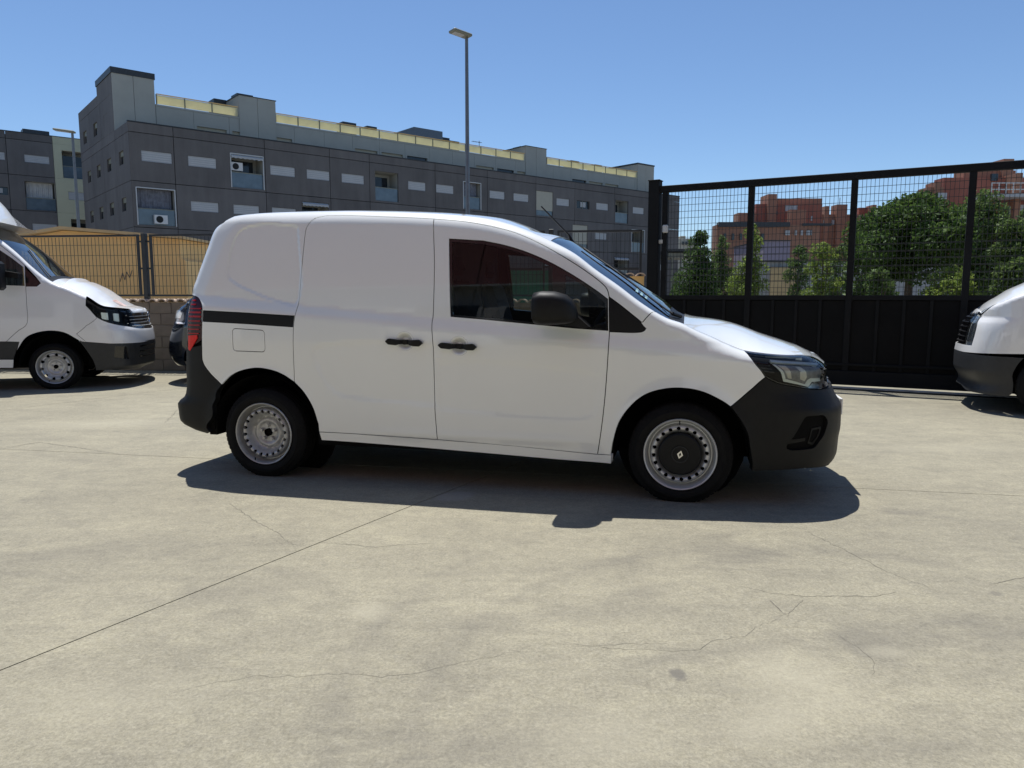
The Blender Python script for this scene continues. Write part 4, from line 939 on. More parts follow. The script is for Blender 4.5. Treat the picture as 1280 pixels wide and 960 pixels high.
# ---------------------------------------------------------------- left boundary wall and fence
FA = ground(178, 463); FB = GA+gdir*(GT[0]-.30); fl = FB-FA; flen = float(np.linalg.norm(fl)); fang = math.atan2(fl[1], fl[0]); fd_ = fl/flen; fn = np.array([-fd_[1], fd_[0], 0])
def on_fence(px, py, off=0.0): P = hit(px, py, FA+fn*off, fn)-FA; return float(P@fd_), float(P[2])
print('fence', flen, on_fence(178, 376), on_fence(178, 292), on_fence(640, 376), on_fence(790, 342), on_fence(812, 287), on_fence(812, 335), on_fence(0, 300))
wall = empty('boundary_wall', FA, fang, label='low grey concrete block wall under the mesh fence behind the vans', cat='wall')
X0w = -6.0; XS = 8.25; WT = 1.19
MB().box(X0w, flen-.02, .012, .188, 0, WT-.012).build('mortar_core', M['mortar'], wall)
bw_, bh_ = .40, .198; me_b = None
for r in range(6):
    x = X0w+(.2 if r % 2 else 0)
    while x < flen-.05:
        x1 = min(x+bw_-.011, flen-.03)
        if me_b is None:
            o = MB().bevbox(0, bw_-.011, 0, .2, 0, bh_-.012, .006).build('block', M['block'], wall); me_b = o.data
        else:
            o = bpy.data.objects.new('block', me_b); C.objects.link(o); o.parent = wall
        o.location = (x, random.uniform(-.003, .003), r*bh_+.003); o.scale = ((x1-x)/(bw_-.011), 1, 1) if x1-x < bw_-.02 else (1, 1, 1); x += bw_
me_t = None
x = X0w
while x < flen-.02:
    hi = x > XS-.001
    if me_t is None:
        t = MB(); n = 7; V = []; F = []
        for k in range(n+1):
            a = PI*k/n; V += [(.085+.075*math.cos(a), -.05, .004+.052*math.sin(a)), (.085+.075*math.cos(a), .25, .004+.052*math.sin(a)), (.085+.06*math.cos(a), -.05, .0+.036*math.sin(a)), (.085+.06*math.cos(a), .25, .036*math.sin(a))]
            if k: q = 4*k; F += [(q-4, q-3, q+1, q), (q-2, q+2, q+3, q-1), (q-4, q, q+2, q-2), (q-3, q-1, q+3, q+1)]
        F += [(0, 2, 3, 1), (4*n, 4*n+1, 4*n+3, 4*n+2)]; o = t.add(V, F).build('coping_tile', M['tile'], wall, recalc=True); me_t = o.data
    else: o = bpy.data.objects.new('coping_tile', me_t); C.objects.link(o); o.parent = wall
    o.location = (x, random.uniform(-.004, .004), WT-.005 if x < XS else 1.60); x += .172
MB().box(XS, flen-.02, .01, .19, WT+.001, 1.60).build('raised_part', M['tan'], wall)
fence = empty('mesh_fence', FA, fang, label='dark steel mesh fence of framed panels standing on the block wall', cat='fence')
ZF = 2.335
def post_at(x, z0): MB().bevbox(x-.04, x+.04, .06, .14, z0, ZF+.02, .005).build('post', M['wire'], fence)
def fpanel(x0, x1, z0, mid=None):
    f = MB()
    for (a, b, c, d) in ((x0, x1, z0, z0+.032), (x0, x1, ZF-.032, ZF), (x0, x0+.034, z0+.032, ZF-.032), (x1-.034, x1, z0+.032, ZF-.032)): f.box(a, b, .08, .12, c, d)
    if mid: f.box(x0+.045, x1-.045, .08, .12, mid-.02, mid+.02)
    f.build('panel_frame', M['wire'], fence)
    wv = MB(); n = int((x1-x0)/.066)
    for k in range(1, n): x = x0+(x1-x0)*k/n; wv.box(x-.003, x+.003, .097, .103, z0+.04, ZF-.04)
    for k in range(1, 6): z = z0+(ZF-z0)*k/6; wv.box(x0+.03, x1-.03, .089, .0958, z-.003, z+.003)
    tag(wv.build('wire_mesh', M['wire'], fence), kind='stuff')
xs_ = [-5.1, -2.5, 0.11, 2.7, 5.3, 7.1]
for i, x in enumerate(xs_):
    z0 = WT-.01 if x < XS else 1.6; post_at(x, z0)
    for z in (z0+.12, (z0+ZF)/2, ZF-.12):
        for xb_ in (x-.10, x+.04): MB().box(xb_, xb_+.06, .085, .115, z-.015, z+.015).build('bracket', M['wire'], fence)
    if i+1 < len(xs_): fpanel(x+.10, min(xs_[i+1], flen+.2)-.10, 1.28, mid=(1.72 if x > 4 else None))
fpanel(7.2, flen-.06, 1.28, mid=1.72)

# ---------------------------------------------------------------- GREY APARTMENT BUILDING
BA = math.radians(50); bd1 = np.array([math.sin(BA), math.cos(BA), 0]); bd2 = np.array([-bd1[1], bd1[0], 0])
Cb = ray(168.3, 300); Cb = Cb/Cb[1]*47.4; Cb[2] = 0
def fac(px, py, s=0.0): P = hit(px, py, Cb+bd2*s, bd2)-Cb-bd2*s; return float(P@bd1), float(P[2])
FMAP = lambda a, d, z: (a, d, z)
GMAP = lambda a, d, z: (d, a, z)
def wall_panel(name, parent, mp, a0, a1, z0, z1, holes, mat, th=.16, gap=.02, d0=0.0):
    """flat slab with real openings cut through it"""
    a0 += gap; a1 -= gap; z0 += gap; z1 -= gap
    hs = [(max(a0, h[0]), min(a1, h[1]), max(z0, h[2]), min(z1, h[3])) for h in holes if h[1] > a0+.03 and h[0] < a1-.03 and h[3] > z0+.03 and h[2] < z1-.03]
    A = sorted({a0, a1, *[h[0] for h in hs], *[h[1] for h in hs]}); Z = sorted({z0, z1, *[h[2] for h in hs], *[h[3] for h in hs]})
    def solid(i, j):
        if not (0 <= i < len(A)-1 and 0 <= j < len(Z)-1): return False
        ca, cz = (A[i]+A[i+1])/2, (Z[j]+Z[j+1])/2; return not any(h[0] < ca < h[1] and h[2] < cz < h[3] for h in hs)
    V = []; F = []
    def q(p): b = len(V); V.extend(mp(*x) for x in p); F.append((b, b+1, b+2, b+3))
    for i in range(len(A)-1):
        for j in range(len(Z)-1):
            if not solid(i, j): continue
            x0, x1, y0, y1 = A[i], A[i+1], Z[j], Z[j+1]; q([(x0, d0, y0), (x1, d0, y0), (x1, d0, y1), (x0, d0, y1)])
            for di, dj, p in ((-1, 0, [(x0, y0), (x0, y1)]), (1, 0, [(x1, y0), (x1, y1)]), (0, -1, [(x0, y0), (x1, y0)]), (0, 1, [(x0, y1), (x1, y1)])):
                if not solid(i+di, j+dj): q([(p[0][0], d0, p[0][1]), (p[1][0], d0, p[1][1]), (p[1][0], d0+th, p[1][1]), (p[0][0], d0+th, p[0][1])])
    return mk(name, V, F, mat, parent)
def mapped_box(name, parent, mp, a0, a1, d0, d1, z0, z1, mat):
    b = MB().box(a0, a1, d0, d1, z0, z1); b.V = [mp(*v) for v in b.V]; return b.build(name, mat, parent, recalc=(mp is GMAP))
def opening_parts(parent, mp, t0, t1, z0, z1, kind, th=.16):
    B = lambda n, a0, a1, d0, d1, c0, c1, m, p: mapped_box(n, p, mp, a0, a1, d0, d1, c0, c1, M[m])
    if kind == 'strip':
        w_ = B('window', t0-.02, t1+.02, th+.01, th+.04, z0-.02, z1+.02, 'rail_dark', parent)
        B('shutter', t0+.01, t1-.01, .05, .09, z0+.02, z1-.01, 'shutter', w_)
        for k in range(1, 5): z = z0+(z1-z0)*k/5; B('slat_joint', t0+.01, t1-.01, .044, .0495, z-.012, z+.004, 'ac', w_)
    elif kind in ('dark', 'small'):
        w_ = B('window', t0-.02, t1+.02, th+.01, th+.04, z0-.02, z1+.02, 'pane', parent); m = (t0+t1)/2
        B('frame', m-.03, m+.03, th-.05, th+.005, z0, z1, 'rail_dark', w_)
        if kind == 'dark': B('shutter', t0+.35*(t1-t0), t0+.75*(t1-t0), th-.04, th, z0+.15, z1-.1, 'shutter', w_)
        else: B('shutter', t0, t1, th-.06, th, z1-.35*(z1-z0), z1, 'rail_dark', w_)
    else:
        D = 1.35; V = []; F = []
        for (p0, p1, p2, p3) in (((t0, th, z0), (t0, D, z0), (t0, D, z1), (t0, th, z1)), ((t1, th, z0), (t1, th, z1), (t1, D, z1), (t1, D, z0)), ((t0, th, z0), (t1, th, z0), (t1, D, z0), (t0, D, z0)), ((t0, th, z1), (t0, D, z1), (t1, D, z1), (t1, th, z1)), ((t0, D, z0), (t1, D, z0), (t1, D, z1), (t0, D, z1))):
            b = len(V); V += [mp(*p) for p in (p0, p1, p2, p3)]; F.append((b, b+1, b+2, b+3))
        lg = mk('loggia', V, F, M['panel_green'], parent)
        B('glass_door', t0+.25, t1-.25, D-.06, D-.02, z0+.05, z1-.25, 'pane', lg)
        B('balustrade', t0+.03, t1-.03, .10, .13, z0+.02, z0+1.0, 'balglass', lg); B('handrail', t0+.01, t1-.01, .085, .145, z0+1.0, z0+1.05, 'rail_dark', lg)
        if 'f' in kind:
            for a, b_ in ((t0-.03, t0+.03), (t1-.03, t1+.03)): B('frame', a, b_, -.03, .06, z0-.02, z1+.02, 'white', lg)
            B('frame', t0+.03, t1-.03, -.03, .06, z1-.03, z1+.03, 'white', lg)
        if 'c' in kind or 'w' in kind:
            n = int((t1-t0)/.05); V = []; F = []
            for i in range(n+1):
                a = t0+.12+(t1-t0-.24)*i/n; d = .45+.035*math.sin(i*1.9)+.02*math.sin(i*.7); V += [mp(a, d, z0+(1.0 if 'c' in kind else .05)), mp(a, d, z1-.02)]
                if i: F.append((2*i-2, 2*i, 2*i+1, 2*i-1))
            mk('curtain', V, F, M['curtain_w' if 'w' in kind else 'curtain'], lg, smooth=True)
        if 'b' in kind: B('roller_blind', t0+.02, t1-.02, .05, .07, z0+(z1-z0)*.22, z1-.02, 'beige_blind', lg)
        if 'a' in kind:
            n = 14; V = []; F = []
            for i in range(n+1):
                a = t0+.03+(t1-t0-.06)*i/n; dz = .06*(i % 2); V += [mp(a, .05, z1-.03), mp(a, -.10, z1-.16), mp(a, -.10, z1-.32+dz)]
                if i: F += [(3*i-3, 3*i, 3*i+1, 3*i-2), (3*i-2, 3*i+1, 3*i+2, 3*i-1)]
            mk('awning', V, F, M['shutter'], lg)
        if 'x' in kind or 'X' in kind:
            ax_ = t0+.10 if 'x' in kind else t0+.95; zz = z0+(1.15 if 'x' in kind else .10); dd = .18 if 'x' in kind else -.20
            c_ = B('air_conditioner', ax_, ax_+.78, dd, dd+.27, zz, zz+.55, 'ac', lg)
            f = MB().lathe([(0, 0), (.19, 0), (.20, -.008), (.21, -.008), (.215, .004)], 24); f.V = [mp(x+ax_+.30, y+dd-.008, z+zz+.275) for x, y, z in f.V]; f.build('fan_grille', M['deep'], c_, recalc=True)
apt = empty('apartment_building', Cb, math.pi/2-BA, label='long dark grey apartment block with yellow roof railing and open loggias behind the fence', cat='building')
TC = [0.0, 2.64, 8.63, 13.53, 16.82, 22.87, 28.3, 33.94, 38.94, 44.55, 49.85, 55.07]; ZR = [0, 2.72, 5.58, 8.44, 11.41, 12.02]
FO = []
def T(px, y=200): return fac(px, y)[0]
for a, b_ in ((178, 216), (236, 271), (338, 369), (383.5, 412), (427, 455), (510, 532), (545, 567), (612, 631), (642, 661), (696, 712), (746, 761), (792, 806)): FO.append((T(a, 215), T(b_, 215), 9.68, 10.36, 'strip'))
FO.append((T(721, 255), T(737, 255), 9.62, 10.36, 'dark'))
for a, b_, k in ((289.5, 330, 'Lax f'), (469, 498, 'L'), (579, 601, 'Lfc'), (670.5, 691.5, 'Lb'), (769.7, 786, 'L')): FO.append((T(a, 230), T(b_, 230), 8.60, 10.83, k))
for a, b_ in ((239, 273.5), (292, 324), (340, 370), (744, 759)): FO.append((T(a, 260), T(b_, 260), 6.80, 7.46, 'strip'))
for a, b_, k in ((172, 220, 'LfcX'), (378, 411, 'La'), (716, 735, 'Lb'), (790, 806, 'Lf')): FO.append((T(a, 270), T(b_, 270), 5.74, 8.05, k))
for t in (17.6, 21.0, 24.0, 30.0): FO.append((t, t+1.7, 6.80, 7.46, 'strip'))
FO.append((25.8, 28.0, 5.74, 8.05, 'Lc'))
for a, b_ in ((766.5, 786),): FO.append((max(44.65, T(a, 325)), T(b_, 325), 2.90, 5.16, 'La'))
for t in (5.0, 9.2, 11.0, 40.0, 50.5, 35.0): FO.append((t, t+1.8, 3.94, 4.6, 'strip'))
for t in (14.0, 19.0, 24.3, 30.0, 46.5): FO.append((t, t+2.1, .3, 2.5, 'dark'))
for i in range(len(TC)-1):
    for j in range(len(ZR)-1): wall_panel('concrete_panel', apt, FMAP, TC[i], TC[i+1], ZR[j], ZR[j+1], [o[:4] for o in FO], M['facade'])
SG = [0.0, 3.6, 7.2, 10.9, 14.5]; GO = []
for z in (9.65, 6.72, 3.85):
    for s_ in (2.1, 5.5, 8.75, 12.0): GO.append((s_-.6, s_+.6, z, z+.85, 'small'))
for s_ in (5.7, 9.0, 12.6): GO.append((s_-.6, s_+.6, 12.55, 13.45, 'small'))
for i in range(len(SG)-1):
    for j in range(len(ZR)-1): wall_panel('gable_panel', apt, GMAP, SG[i], SG[i+1], ZR[j], ZR[j+1], [o[:4] for o in GO], M['facade'], gap=.015)
for a, b_, z0, z1 in ((3.5, 7.2, 12.02, 14.4), (7.2, 10.9, 12.02, 14.4), (10.9, 14.5, 12.02, 14.4), (3.5, 7.9, 14.4, 15.66), (7.9, 14.5, 14.4, 15.08)): wall_panel('gable_panel', apt, GMAP, a, b_, z0, z1, [o[:4] for o in GO], M['facade'], gap=.015)
for o in FO: opening_parts(apt, FMAP, *o)
for o in GO: opening_parts(apt, GMAP, *o)
L_ = 55.07; SBK = 3.5
core = MB()
core.box(2.1, L_-.02, 1.40, 14.45, 0, 11.9); core.box(.20, L_-.02, .175, .19, 0, 2.7) if 0 else None
core.box(.175, 2.1, 3.6, 14.45, 0, 14.3); core.box(2.1, L_-.4, 3.8, 14.45, 11.9, 13.85); core.build('core_structure', M['deep'], apt)
MB().box(.18, L_-.02, .18, 3.48, 11.55, 11.60).build('terrace_slab', M['roof_metal'], apt)
MB().box(-.03, L_+.02, -.03, .20, 12.02, 12.08).build('coping', M['roofcap'], apt)
# recessed top storey: pale green cladding panels with blind windows between
cols = [2.62]+[2.62+2.45*k for k in range(1, 22)]
for i in range(len(cols)-1):
    a, b_ = cols[i], cols[i+1]; hz = []
    k = i % 5
    if k in (1, 2, 3): hz = [(a+.2, b_-.2, 12.35, 13.05)]
    wall_panel('cladding_panel', apt, FMAP, a, min(b_, L_-.3), 11.6, 13.98, hz, M['panel_green'], d0=SBK, gap=.008)
    if hz: wn = mapped_box('window', apt, FMAP, a+.2, b_-.2, SBK+.17, SBK+.20, 12.35, 13.05, M['pane'] if (i*7) % 4 == 0 else M['beige_blind'])
    elif i % 2: mapped_box('vent_grille', apt, FMAP, a+.3, b_-.5, SBK-.02, SBK-.001, 12.3, 12.75, M['deep'])
MB().box(2.62, L_-.3, SBK-.02, SBK+.4, 13.98, 14.10).build('roof_edge', M['panel_green'], apt)
# yellow panelled railing
def railing(t0, t1):
    n = max(1, int(round((t1-t0)/1.72))); wd = (t1-t0)/n
    for k in range(n):
        a = t0+k*wd; MB().box(a+.04, a+wd-.04, SBK+.02, SBK+.05, 14.14, 14.72).build('railing_panel', M['yellow'], apt); MB().box(a-.03, a+.03, SBK-.02, SBK+.07, 14.10, 14.76).build('railing_post', M['rail_dark'], apt)
    MB().box(t0, t1, SBK-.03, SBK+.08, 14.76, 14.81).build('handrail', M['tan'], apt)
railing(2.70, 8.2); railing(11.0, 35.6); railing(38.5, 52.0)
def tower(t0, t1, s0, s1, zt, cap, chim=None, side=None):
    n = max(2, int((t1-t0)/1.2)); w_ = (t1-t0)/n
    for k in range(n): MB().box(t0+k*w_+.012, t0+(k+1)*w_-.012, s0-.06, s0, 11.6, zt).build('tower_panel', M['panel_green'], apt)
    MB().box(t0+.01, t1-.01, s0+.002, s1, 11.6, zt-.01).build('tower', M['facade'] if side is None else M[side], apt)
    MB().box(t0-.05, t1+.05, s0-.10, s1+.05, zt, zt+cap).build('tower_cap', M['roofcap'], apt)
    if chim: MB().box(*chim).build('vent_box', M['roofcap'], apt)
tower(.0, 2.6, SBK, 7.9, 15.66, .38)
tower(8.25, 11.0, SBK, 7.9, 15.62, .05, (8.5, 9.7, 4.4, 5.6, 15.67, 16.0), 'panel_green')
tower(35.7, 38.4, SBK, 7.9, 15.5, .05, (36.4, 37.6, 5.0, 6.2, 15.55, 15.8), 'panel_green')
tower(52.0, 54.8, SBK, 8.6, 15.6, .15, None, 'panel_green')
MB().box(28.6, 32.0, 12.0, 15.0, 14.0, 17.7).build('plant_room', M['roof_metal'], apt)
MB().add([(26.6, 12.01, 14), (28.6, 12.01, 14), (28.6, 12.01, 17.6), (26.6, 12.01, 16.9), (26.6, 14.9, 14), (28.6, 14.9, 14), (28.6, 14.9, 17.6), (26.6, 14.9, 16.9)], [(0, 1, 2, 3), (7, 6, 5, 4), (3, 2, 6, 7), (0, 3, 7, 4), (1, 5, 6, 2)]).build('plant_room_lean_to', M['roof_metal'], apt)
for px, py, s_, ww, hh in ((437, 153, 9, 1.3, .5), (465, 158, 9, 1.0, .5), (557, 172, 12.5, 1.0, .7), (566, 176, 11, 1.6, .4), (719, 201, 9, 1.3, .4), (748, 206, 9, 1.2, .35), (275, 124, 6, .9, .3)):
    t, z = fac(px, py, s_); MB().box(t-ww/2, t+ww/2, s_, s_+1.2, 13.9, z).build('roof_vent', M['roofcap'], apt)
t, z = fac(599, 176, 8.0); b = MB(); b.tube((t, 8, 14), (t, 8, z), .03, n=6).tube((t-.9, 8, z-.15), (t+.3, 8, z-.15), .02, n=5)
for k in range(6): b.tube((t-.8+.2*k, 7.8, z-.15), (t-.8+.2*k, 8.2, z-.15), .012, n=4)
b.build('roof_aerial', M['pole'], apt)
tag(bpy.data.objects['roof_aerial'])
# ---- second block on the far left
C2 = ray(7, 300); C2 = C2/C2[1]*63.0; C2[2] = 0
apt2 = empty('apartment_building', C2, math.pi/2-BA, label='grey apartment block with a pale lime green end at the left edge of the photo', cat='building')
TC2 = [-9.0, -5.4, -2.2, .55, 3.92]; ZR2 = [0, 2.72, 5.58, 8.44, 11.35, 14.25, 14.85]
LO = [(1.78, 3.6, 12.45, 13.1, 'strip'), (-1.2, .42, 12.45, 13.1, 'strip'), (1.66, 3.88, 8.52, 10.9, 'Lw'), (-1.0, .45, 9.62, 10.26, 'dark'), (2.0, 3.8, 6.75, 7.4, 'strip'), (-4.9, -3.2, 12.45, 13.1, 'strip'), (-4.9, -2.6, 8.5, 10.9, 'L')]
GO2 = [(4.55, 7.2, 11.43, 13.75, 'L'), (4.85, 6.6, 9.6, 10.3, 'strip'), (4.9, 7.3, 5.7, 7.95, 'L')]
for i in range(len(TC2)-1):
    for j in range(len(ZR2)-1): wall_panel('concrete_panel', apt2, FMAP, TC2[i], TC2[i+1], ZR2[j], ZR2[j+1], [o[:4] for o in LO], M['facade'])
for j in range(len(ZR2)-1): wall_panel('end_panel', apt2, FMAP, 3.92, 10.5, ZR2[j], ZR2[j+1], [o[:4] for o in GO2], M['green_wall'], gap=.004)
for o in LO+GO2: opening_parts(apt2, FMAP, *o)
MB().box(-8.9, 10.4, 1.4, 11, 0, 14.6).build('core_structure', M['deep'], apt2); MB().box(-9, 10.5, -.03, .2, 14.85, 14.9).build('coping', M['roofcap'], apt2); MB().box(-9, 10.5, .17, 11, 14.55, 14.62).build('roof', M['roof_metal'], apt2)
MB().box(2.2, 4.2, 3.0, 4.2, 14.7, 15.75).build('roof_vent', M['roofcap'], apt2)

# ---------------------------------------------------------------- tan hut behind the fence
YH = 15.6
hut = empty('utility_hut', (at(130, 369, YH)[0], YH, 0), 0, label='tan rendered hut with a low pitched roof behind the left mesh fence', cat='hut')
hx0 = hut.location.x
def hp_(px, py): P = at(px, py, YH); return (P[0]-hx0, P[2])
outl = [(hp_(20, 300)[0], 0), hp_(26, 297), hp_(80, 288), hp_(224.5, 299), (hp_(224.5, 299)[0], hp_(0, 322)[1]), hp_(232, 326), (hp_(232.5, 326)[0], 0)]
MB().prism(outl, .01, 3.0).build('wall', M['tan'], hut, recalc=True)
rf = [hp_(22, 297), hp_(80, 287.4), hp_(233, 299), hp_(233, 296), hp_(80, 283.4), hp_(22, 293)]
MB().prism(rf, -.14, 3.2).build('roof', M['tan_dark'], hut, recalc=True)
b = MB()
for k, (x_, y_) in enumerate([(150, 352), (153, 341), (156, 350), (158, 340), (162, 347), (165, 338)][:-1]):
    q = [(150, 352), (153, 341), (156, 350), (158, 340), (162, 347), (165, 338)][k+1]; p0 = hp_(x_, y_); p1 = hp_(*q); b.tube((p0[0], .005, p0[1]), (p1[0], .005, p1[1]), .008, n=4)
b.build('graffiti_scrawl', M['mortar'], hut)

# ---------------------------------------------------------------- street lamps
def street_lamp(px, pytop, Y, label, hx, hl, hz, r=.075):
    P = at(px, pytop, Y); H_ = P[2]; xb = P[0]
    o = empty('street_lamp', (xb, Y, 0), 0, label=label, cat='street lamp', group='street lamps behind the fence')
    MB().tube((0, 0, 0), (0, 0, 1.1), r*1.5, n=14).tube((0, 0, 1.1), (0, 0, H_-.06), r, r*.62, n=14).build('pole', M['pole'], o, smooth=True)
    hd = MB().bevbox(-.10, hl, -hx, hx, -.035, .05, .025); h = hd.build('lamp_head', M['rail_dark'], o); h.location = (0, 0, H_); h.rotation_euler = (0, math.radians(-6), hz)
    g = MB().bevbox(.12, hl-.06, -hx*.7, hx*.7, -.045, -.036, .003).build('lamp_lens', M['shutter'], h)
    return o
street_lamp(583.2, 45, 22, 'tall slim street lamp with a square head rising above the white panel van', .17, .50, math.radians(215))
street_lamp(90.3, 165, 34, 'shorter looking street lamp with a bent arm between the two grey apartment blocks', .16, .75, math.radians(190), .085)

# ---------------------------------------------------------------- beyond the gate: brick housing, walls, hoardings
def px_wall(o, name, px0, px1, ytop, Y, D, mat, z0=0.0, ybot=None):
    a = at(px0, ytop, Y); b = at(px1, ytop, Y); zb = z0 if ybot is None else at(px0, ybot, Y)[2]
    ox, oy = o.location.x, o.location.y
    return MB().box(a[0]-ox, b[0]-ox, Y-oy, Y-oy+D, zb, a[2]).build(name, M[mat], o)
br = empty('brick_apartments', (at(960, 300, 90)[0], 90, 0), 0, label='stepped red brick apartment block seen through the two left bays of the gate', cat='building')
px_wall(br, 'wall', 896, 1025, 281, 90, 2, 'brick'); px_wall(br, 'cornice', 898.5, 988, 277.5, 89.7, 1, 'roofcap', ybot=283.5); px_wall(br, 'cornice', 1004, 1040, 279, 89.8, 1, 'roofcap', ybot=282)
px_wall(br, 'setback_wall', 923, 945, 266, 95, 2, 'brick'); px_wall(br, 'setback_wall', 945, 1028, 255, 96, 2, 'brick2'); px_wall(br, 'attic_wall', 972, 1028, 248, 97, 2, 'brick'); px_wall(br, 'chimney', 960.5, 971.5, 242.5, 95.5, 3, 'brick'); px_wall(br, 'terrace_wall', 988, 1008, 262, 93, 1, 'brick')
for a, b_, c, d in ((982, 989, 256.5, 264), (989.5, 997, 256.5, 264), (1014, 1016, 270, 276)): px_wall(br, 'window', a, b_, c, 95.9, .3, 'shutter', ybot=d)
for a, b_, c, d in ((967, 972, 255.5, 261), (968, 972, 264, 269)): px_wall(br, 'window', a, b_, c, 95.85, .3, 'pane', ybot=d)
for a in (982, 994, 1001.5, 1008.5, 1013): px_wall(br, 'window', a, a+(5.5 if a in (982, 1008.5) else 2.4), 288, 89.8, .3, 'shutter', ybot=294)
for a in (905, 915, 925, 940, 952): px_wall(br, 'window', a, a+3, 292, 89.8, .3, 'pane', ybot=300)
br2 = empty('brick_apartments', (at(1070, 300, 105)[0], 105, 0), 0, label='low run of red brick roofs and chimneys in the middle bay of the gate', cat='building')
px_wall(br2, 'wall', 1026, 1160, 268, 105, 2, 'brick'); px_wall(br2, 'attic_wall', 1074, 1104, 259.5, 106, 2, 'brick2'); px_wall(br2, 'attic_wall', 1127, 1146, 254.5, 107, 2, 'brick')
for a, b_, c in ((1032, 1037, 257.5), (1046.6, 1059.5, 255.5), (1091, 1096, 256)): px_wall(br2, 'chimney', a, b_, c, 104.5, 2, 'brick')
for a in (1030, 1040, 1053, 1076, 1084): px_wall(br2, 'window', a, a+3, 275, 104.8, .3, 'pane' if a % 2 else 'shutter', ybot=281)
b = MB(); P = at(1050, 247, 105.2); b.tube((P[0]-br2.location.x, .2, 8), (P[0]-br2.location.x, .2, P[2]), .05, n=5); b.build('roof_aerial', M['pole'], br2)
br3 = empty('brick_apartments', (at(1230, 300, 85)[0], 85, 0), 0, label='taller red brick block with a pale balcony railing behind the big tree at the right', cat='building')
px_wall(br3, 'wall', 1160, 1180, 234, 87, 2, 'brick'); px_wall(br3, 'wall', 1180, 1500, 222, 88, 2, 'brick2'); px_wall(br3, 'tower_wall', 1205, 1270, 213, 89, 2, 'brick'); px_wall(br3, 'chimney', 1255, 1268, 198.5, 88.5, 3, 'brick'); px_wall(br3, 'chimney', 1272, 1279, 216, 86, 3, 'brick'); px_wall(br3, 'chimney', 1169, 1176, 227.5, 86.8, 2, 'brick')
for a, b_, c, d in ((1173, 1184, 241, 250), (1262, 1268, 258, 268), (1272, 1280, 256, 266)): px_wall(br3, 'window', a, b_, c, 86.7, .3, 'shutter', ybot=d)
px_wall(br3, 'window', 1240, 1248, 217, 87.8, .3, 'pane', ybot=226)
for y in (228, 236): px_wall(br3, 'balcony_rail', 1240, 1330, y, 84.5, .1, 'white', ybot=y+1.2)
for k in range(10): px_wall(br3, 'balcony_post', 1240+k*9, 1241+k*9, 228, 84.4, .08, 'white', ybot=243)
px_wall(br3, 'balcony_slab', 1236, 1330, 242, 84.4, 3, 'shutter', ybot=246)
vb = empty('rendered_annex', (at(975, 300, 60)[0], 60, 0), 0, label='plain violet grey rendered box building in front of the brick apartments', cat='building')
px_wall(vb, 'wall', 955, 988, 301, 60, 8, 'violet'); px_wall(vb, 'coping', 954.5, 988.5, 300, 59.9, 8.2, 'roofcap', ybot=301.3)
sw = empty('street_wall', (at(1020, 340, 42)[0], 42, 0), 0, label='long pale grey wall across the street beyond the gate', cat='wall')
for k in range(12): px_wall(sw, 'wall_panel', 948+k*27.2, 974.6+k*27.2, 327.5, 42, .25, 'lowwall')
px_wall(sw, 'coping', 945, 1280, 325.8, 41.9, .5, 'roofcap', ybot=327.3)
px_wall(sw, 'tan_door', 964, 996, 333.5, 41.8, .15, 'tan_dark')
db = empty('distant_block', (at(860, 310, 160)[0], 160, 0), 0, label='faint beige block far off between the grey building and the trees', cat='building')
px_wall(db, 'wall', 800, 872, 298, 160, 12, 'beige_blind'); px_wall(db, 'attic_wall', 851, 857, 295, 162, 8, 'beige_blind')
for k in range(5): px_wall(db, 'window', 853+k*4, 855+k*4, 302, 159.6, .3, 'pane', ybot=306)
cn = empty('shop_canopy', (at(858, 318, 70)[0], 70, 0), 0, label='dark flat canopy just left of the trees beyond the gate', cat='canopy')
px_wall(cn, 'roof', 836, 880, 311, 70, 6, 'roofcap', ybot=314); px_wall(cn, 'fascia', 836, 880, 316, 70.5, 5, 'rail_dark', ybot=322)
for k in range(4): px_wall(cn, 'column', 840+k*11, 841.4+k*11, 322, 70.5, .3, 'rail_dark')
hd_ = empty('green_hoarding', (at(655, 350, 16)[0], 16, 0), 0, label='green sheet hoarding beyond the mesh fence, seen through the van windows', cat='hoarding')
for k in range(4): px_wall(hd_, 'hoarding_sheet', 630+k*15, 644.6+k*15, 338, 16, .05, 'greenp')

# ---------------------------------------------------------------- trees
def leaf_cloud(n, clumps, size, seed):
    r = np.random.default_rng(seed); ci = r.choice(len(clumps), n, p=np.array([c[3]**2 for c in clumps])/sum(c[3]**2 for c in clumps)); c = np.array([c[:3] for c in clumps])[ci]; R_ = np.array([c_[3] for c_ in clumps])[ci]
    d = r.normal(size=(n, 3)); d /= np.linalg.norm(d, axis=1)[:, None]; P = c+d*(R_*r.uniform(.35, 1.0, n)**.6)[:, None]
    a = r.normal(size=(n, 3)); a /= np.linalg.norm(a, axis=1)[:, None]; b = np.cross(a, r.normal(size=(n, 3))); b /= np.linalg.norm(b, axis=1)[:, None]
    s_ = size*r.uniform(.6, 1.3, n)[:, None]; V = np.stack([P-a*s_, P+b*s_*.42-a*s_*.1, P+a*s_, P-b*s_*.42-a*s_*.1], 1).reshape(-1, 3)
    me = bpy.data.meshes.new('crown'); me.vertices.add(len(V)); me.vertices.foreach_set('co', V.ravel()); me.loops.add(4*n); me.loops.foreach_set('vertex_index', np.arange(4*n, dtype=np.int32))
    me.polygons.add(n); me.polygons.foreach_set('loop_start', np.arange(0, 4*n, 4, dtype=np.int32)); me.polygons.foreach_set('loop_total', np.full(n, 4, dtype=np.int32)); me.update(); me.validate(); return me
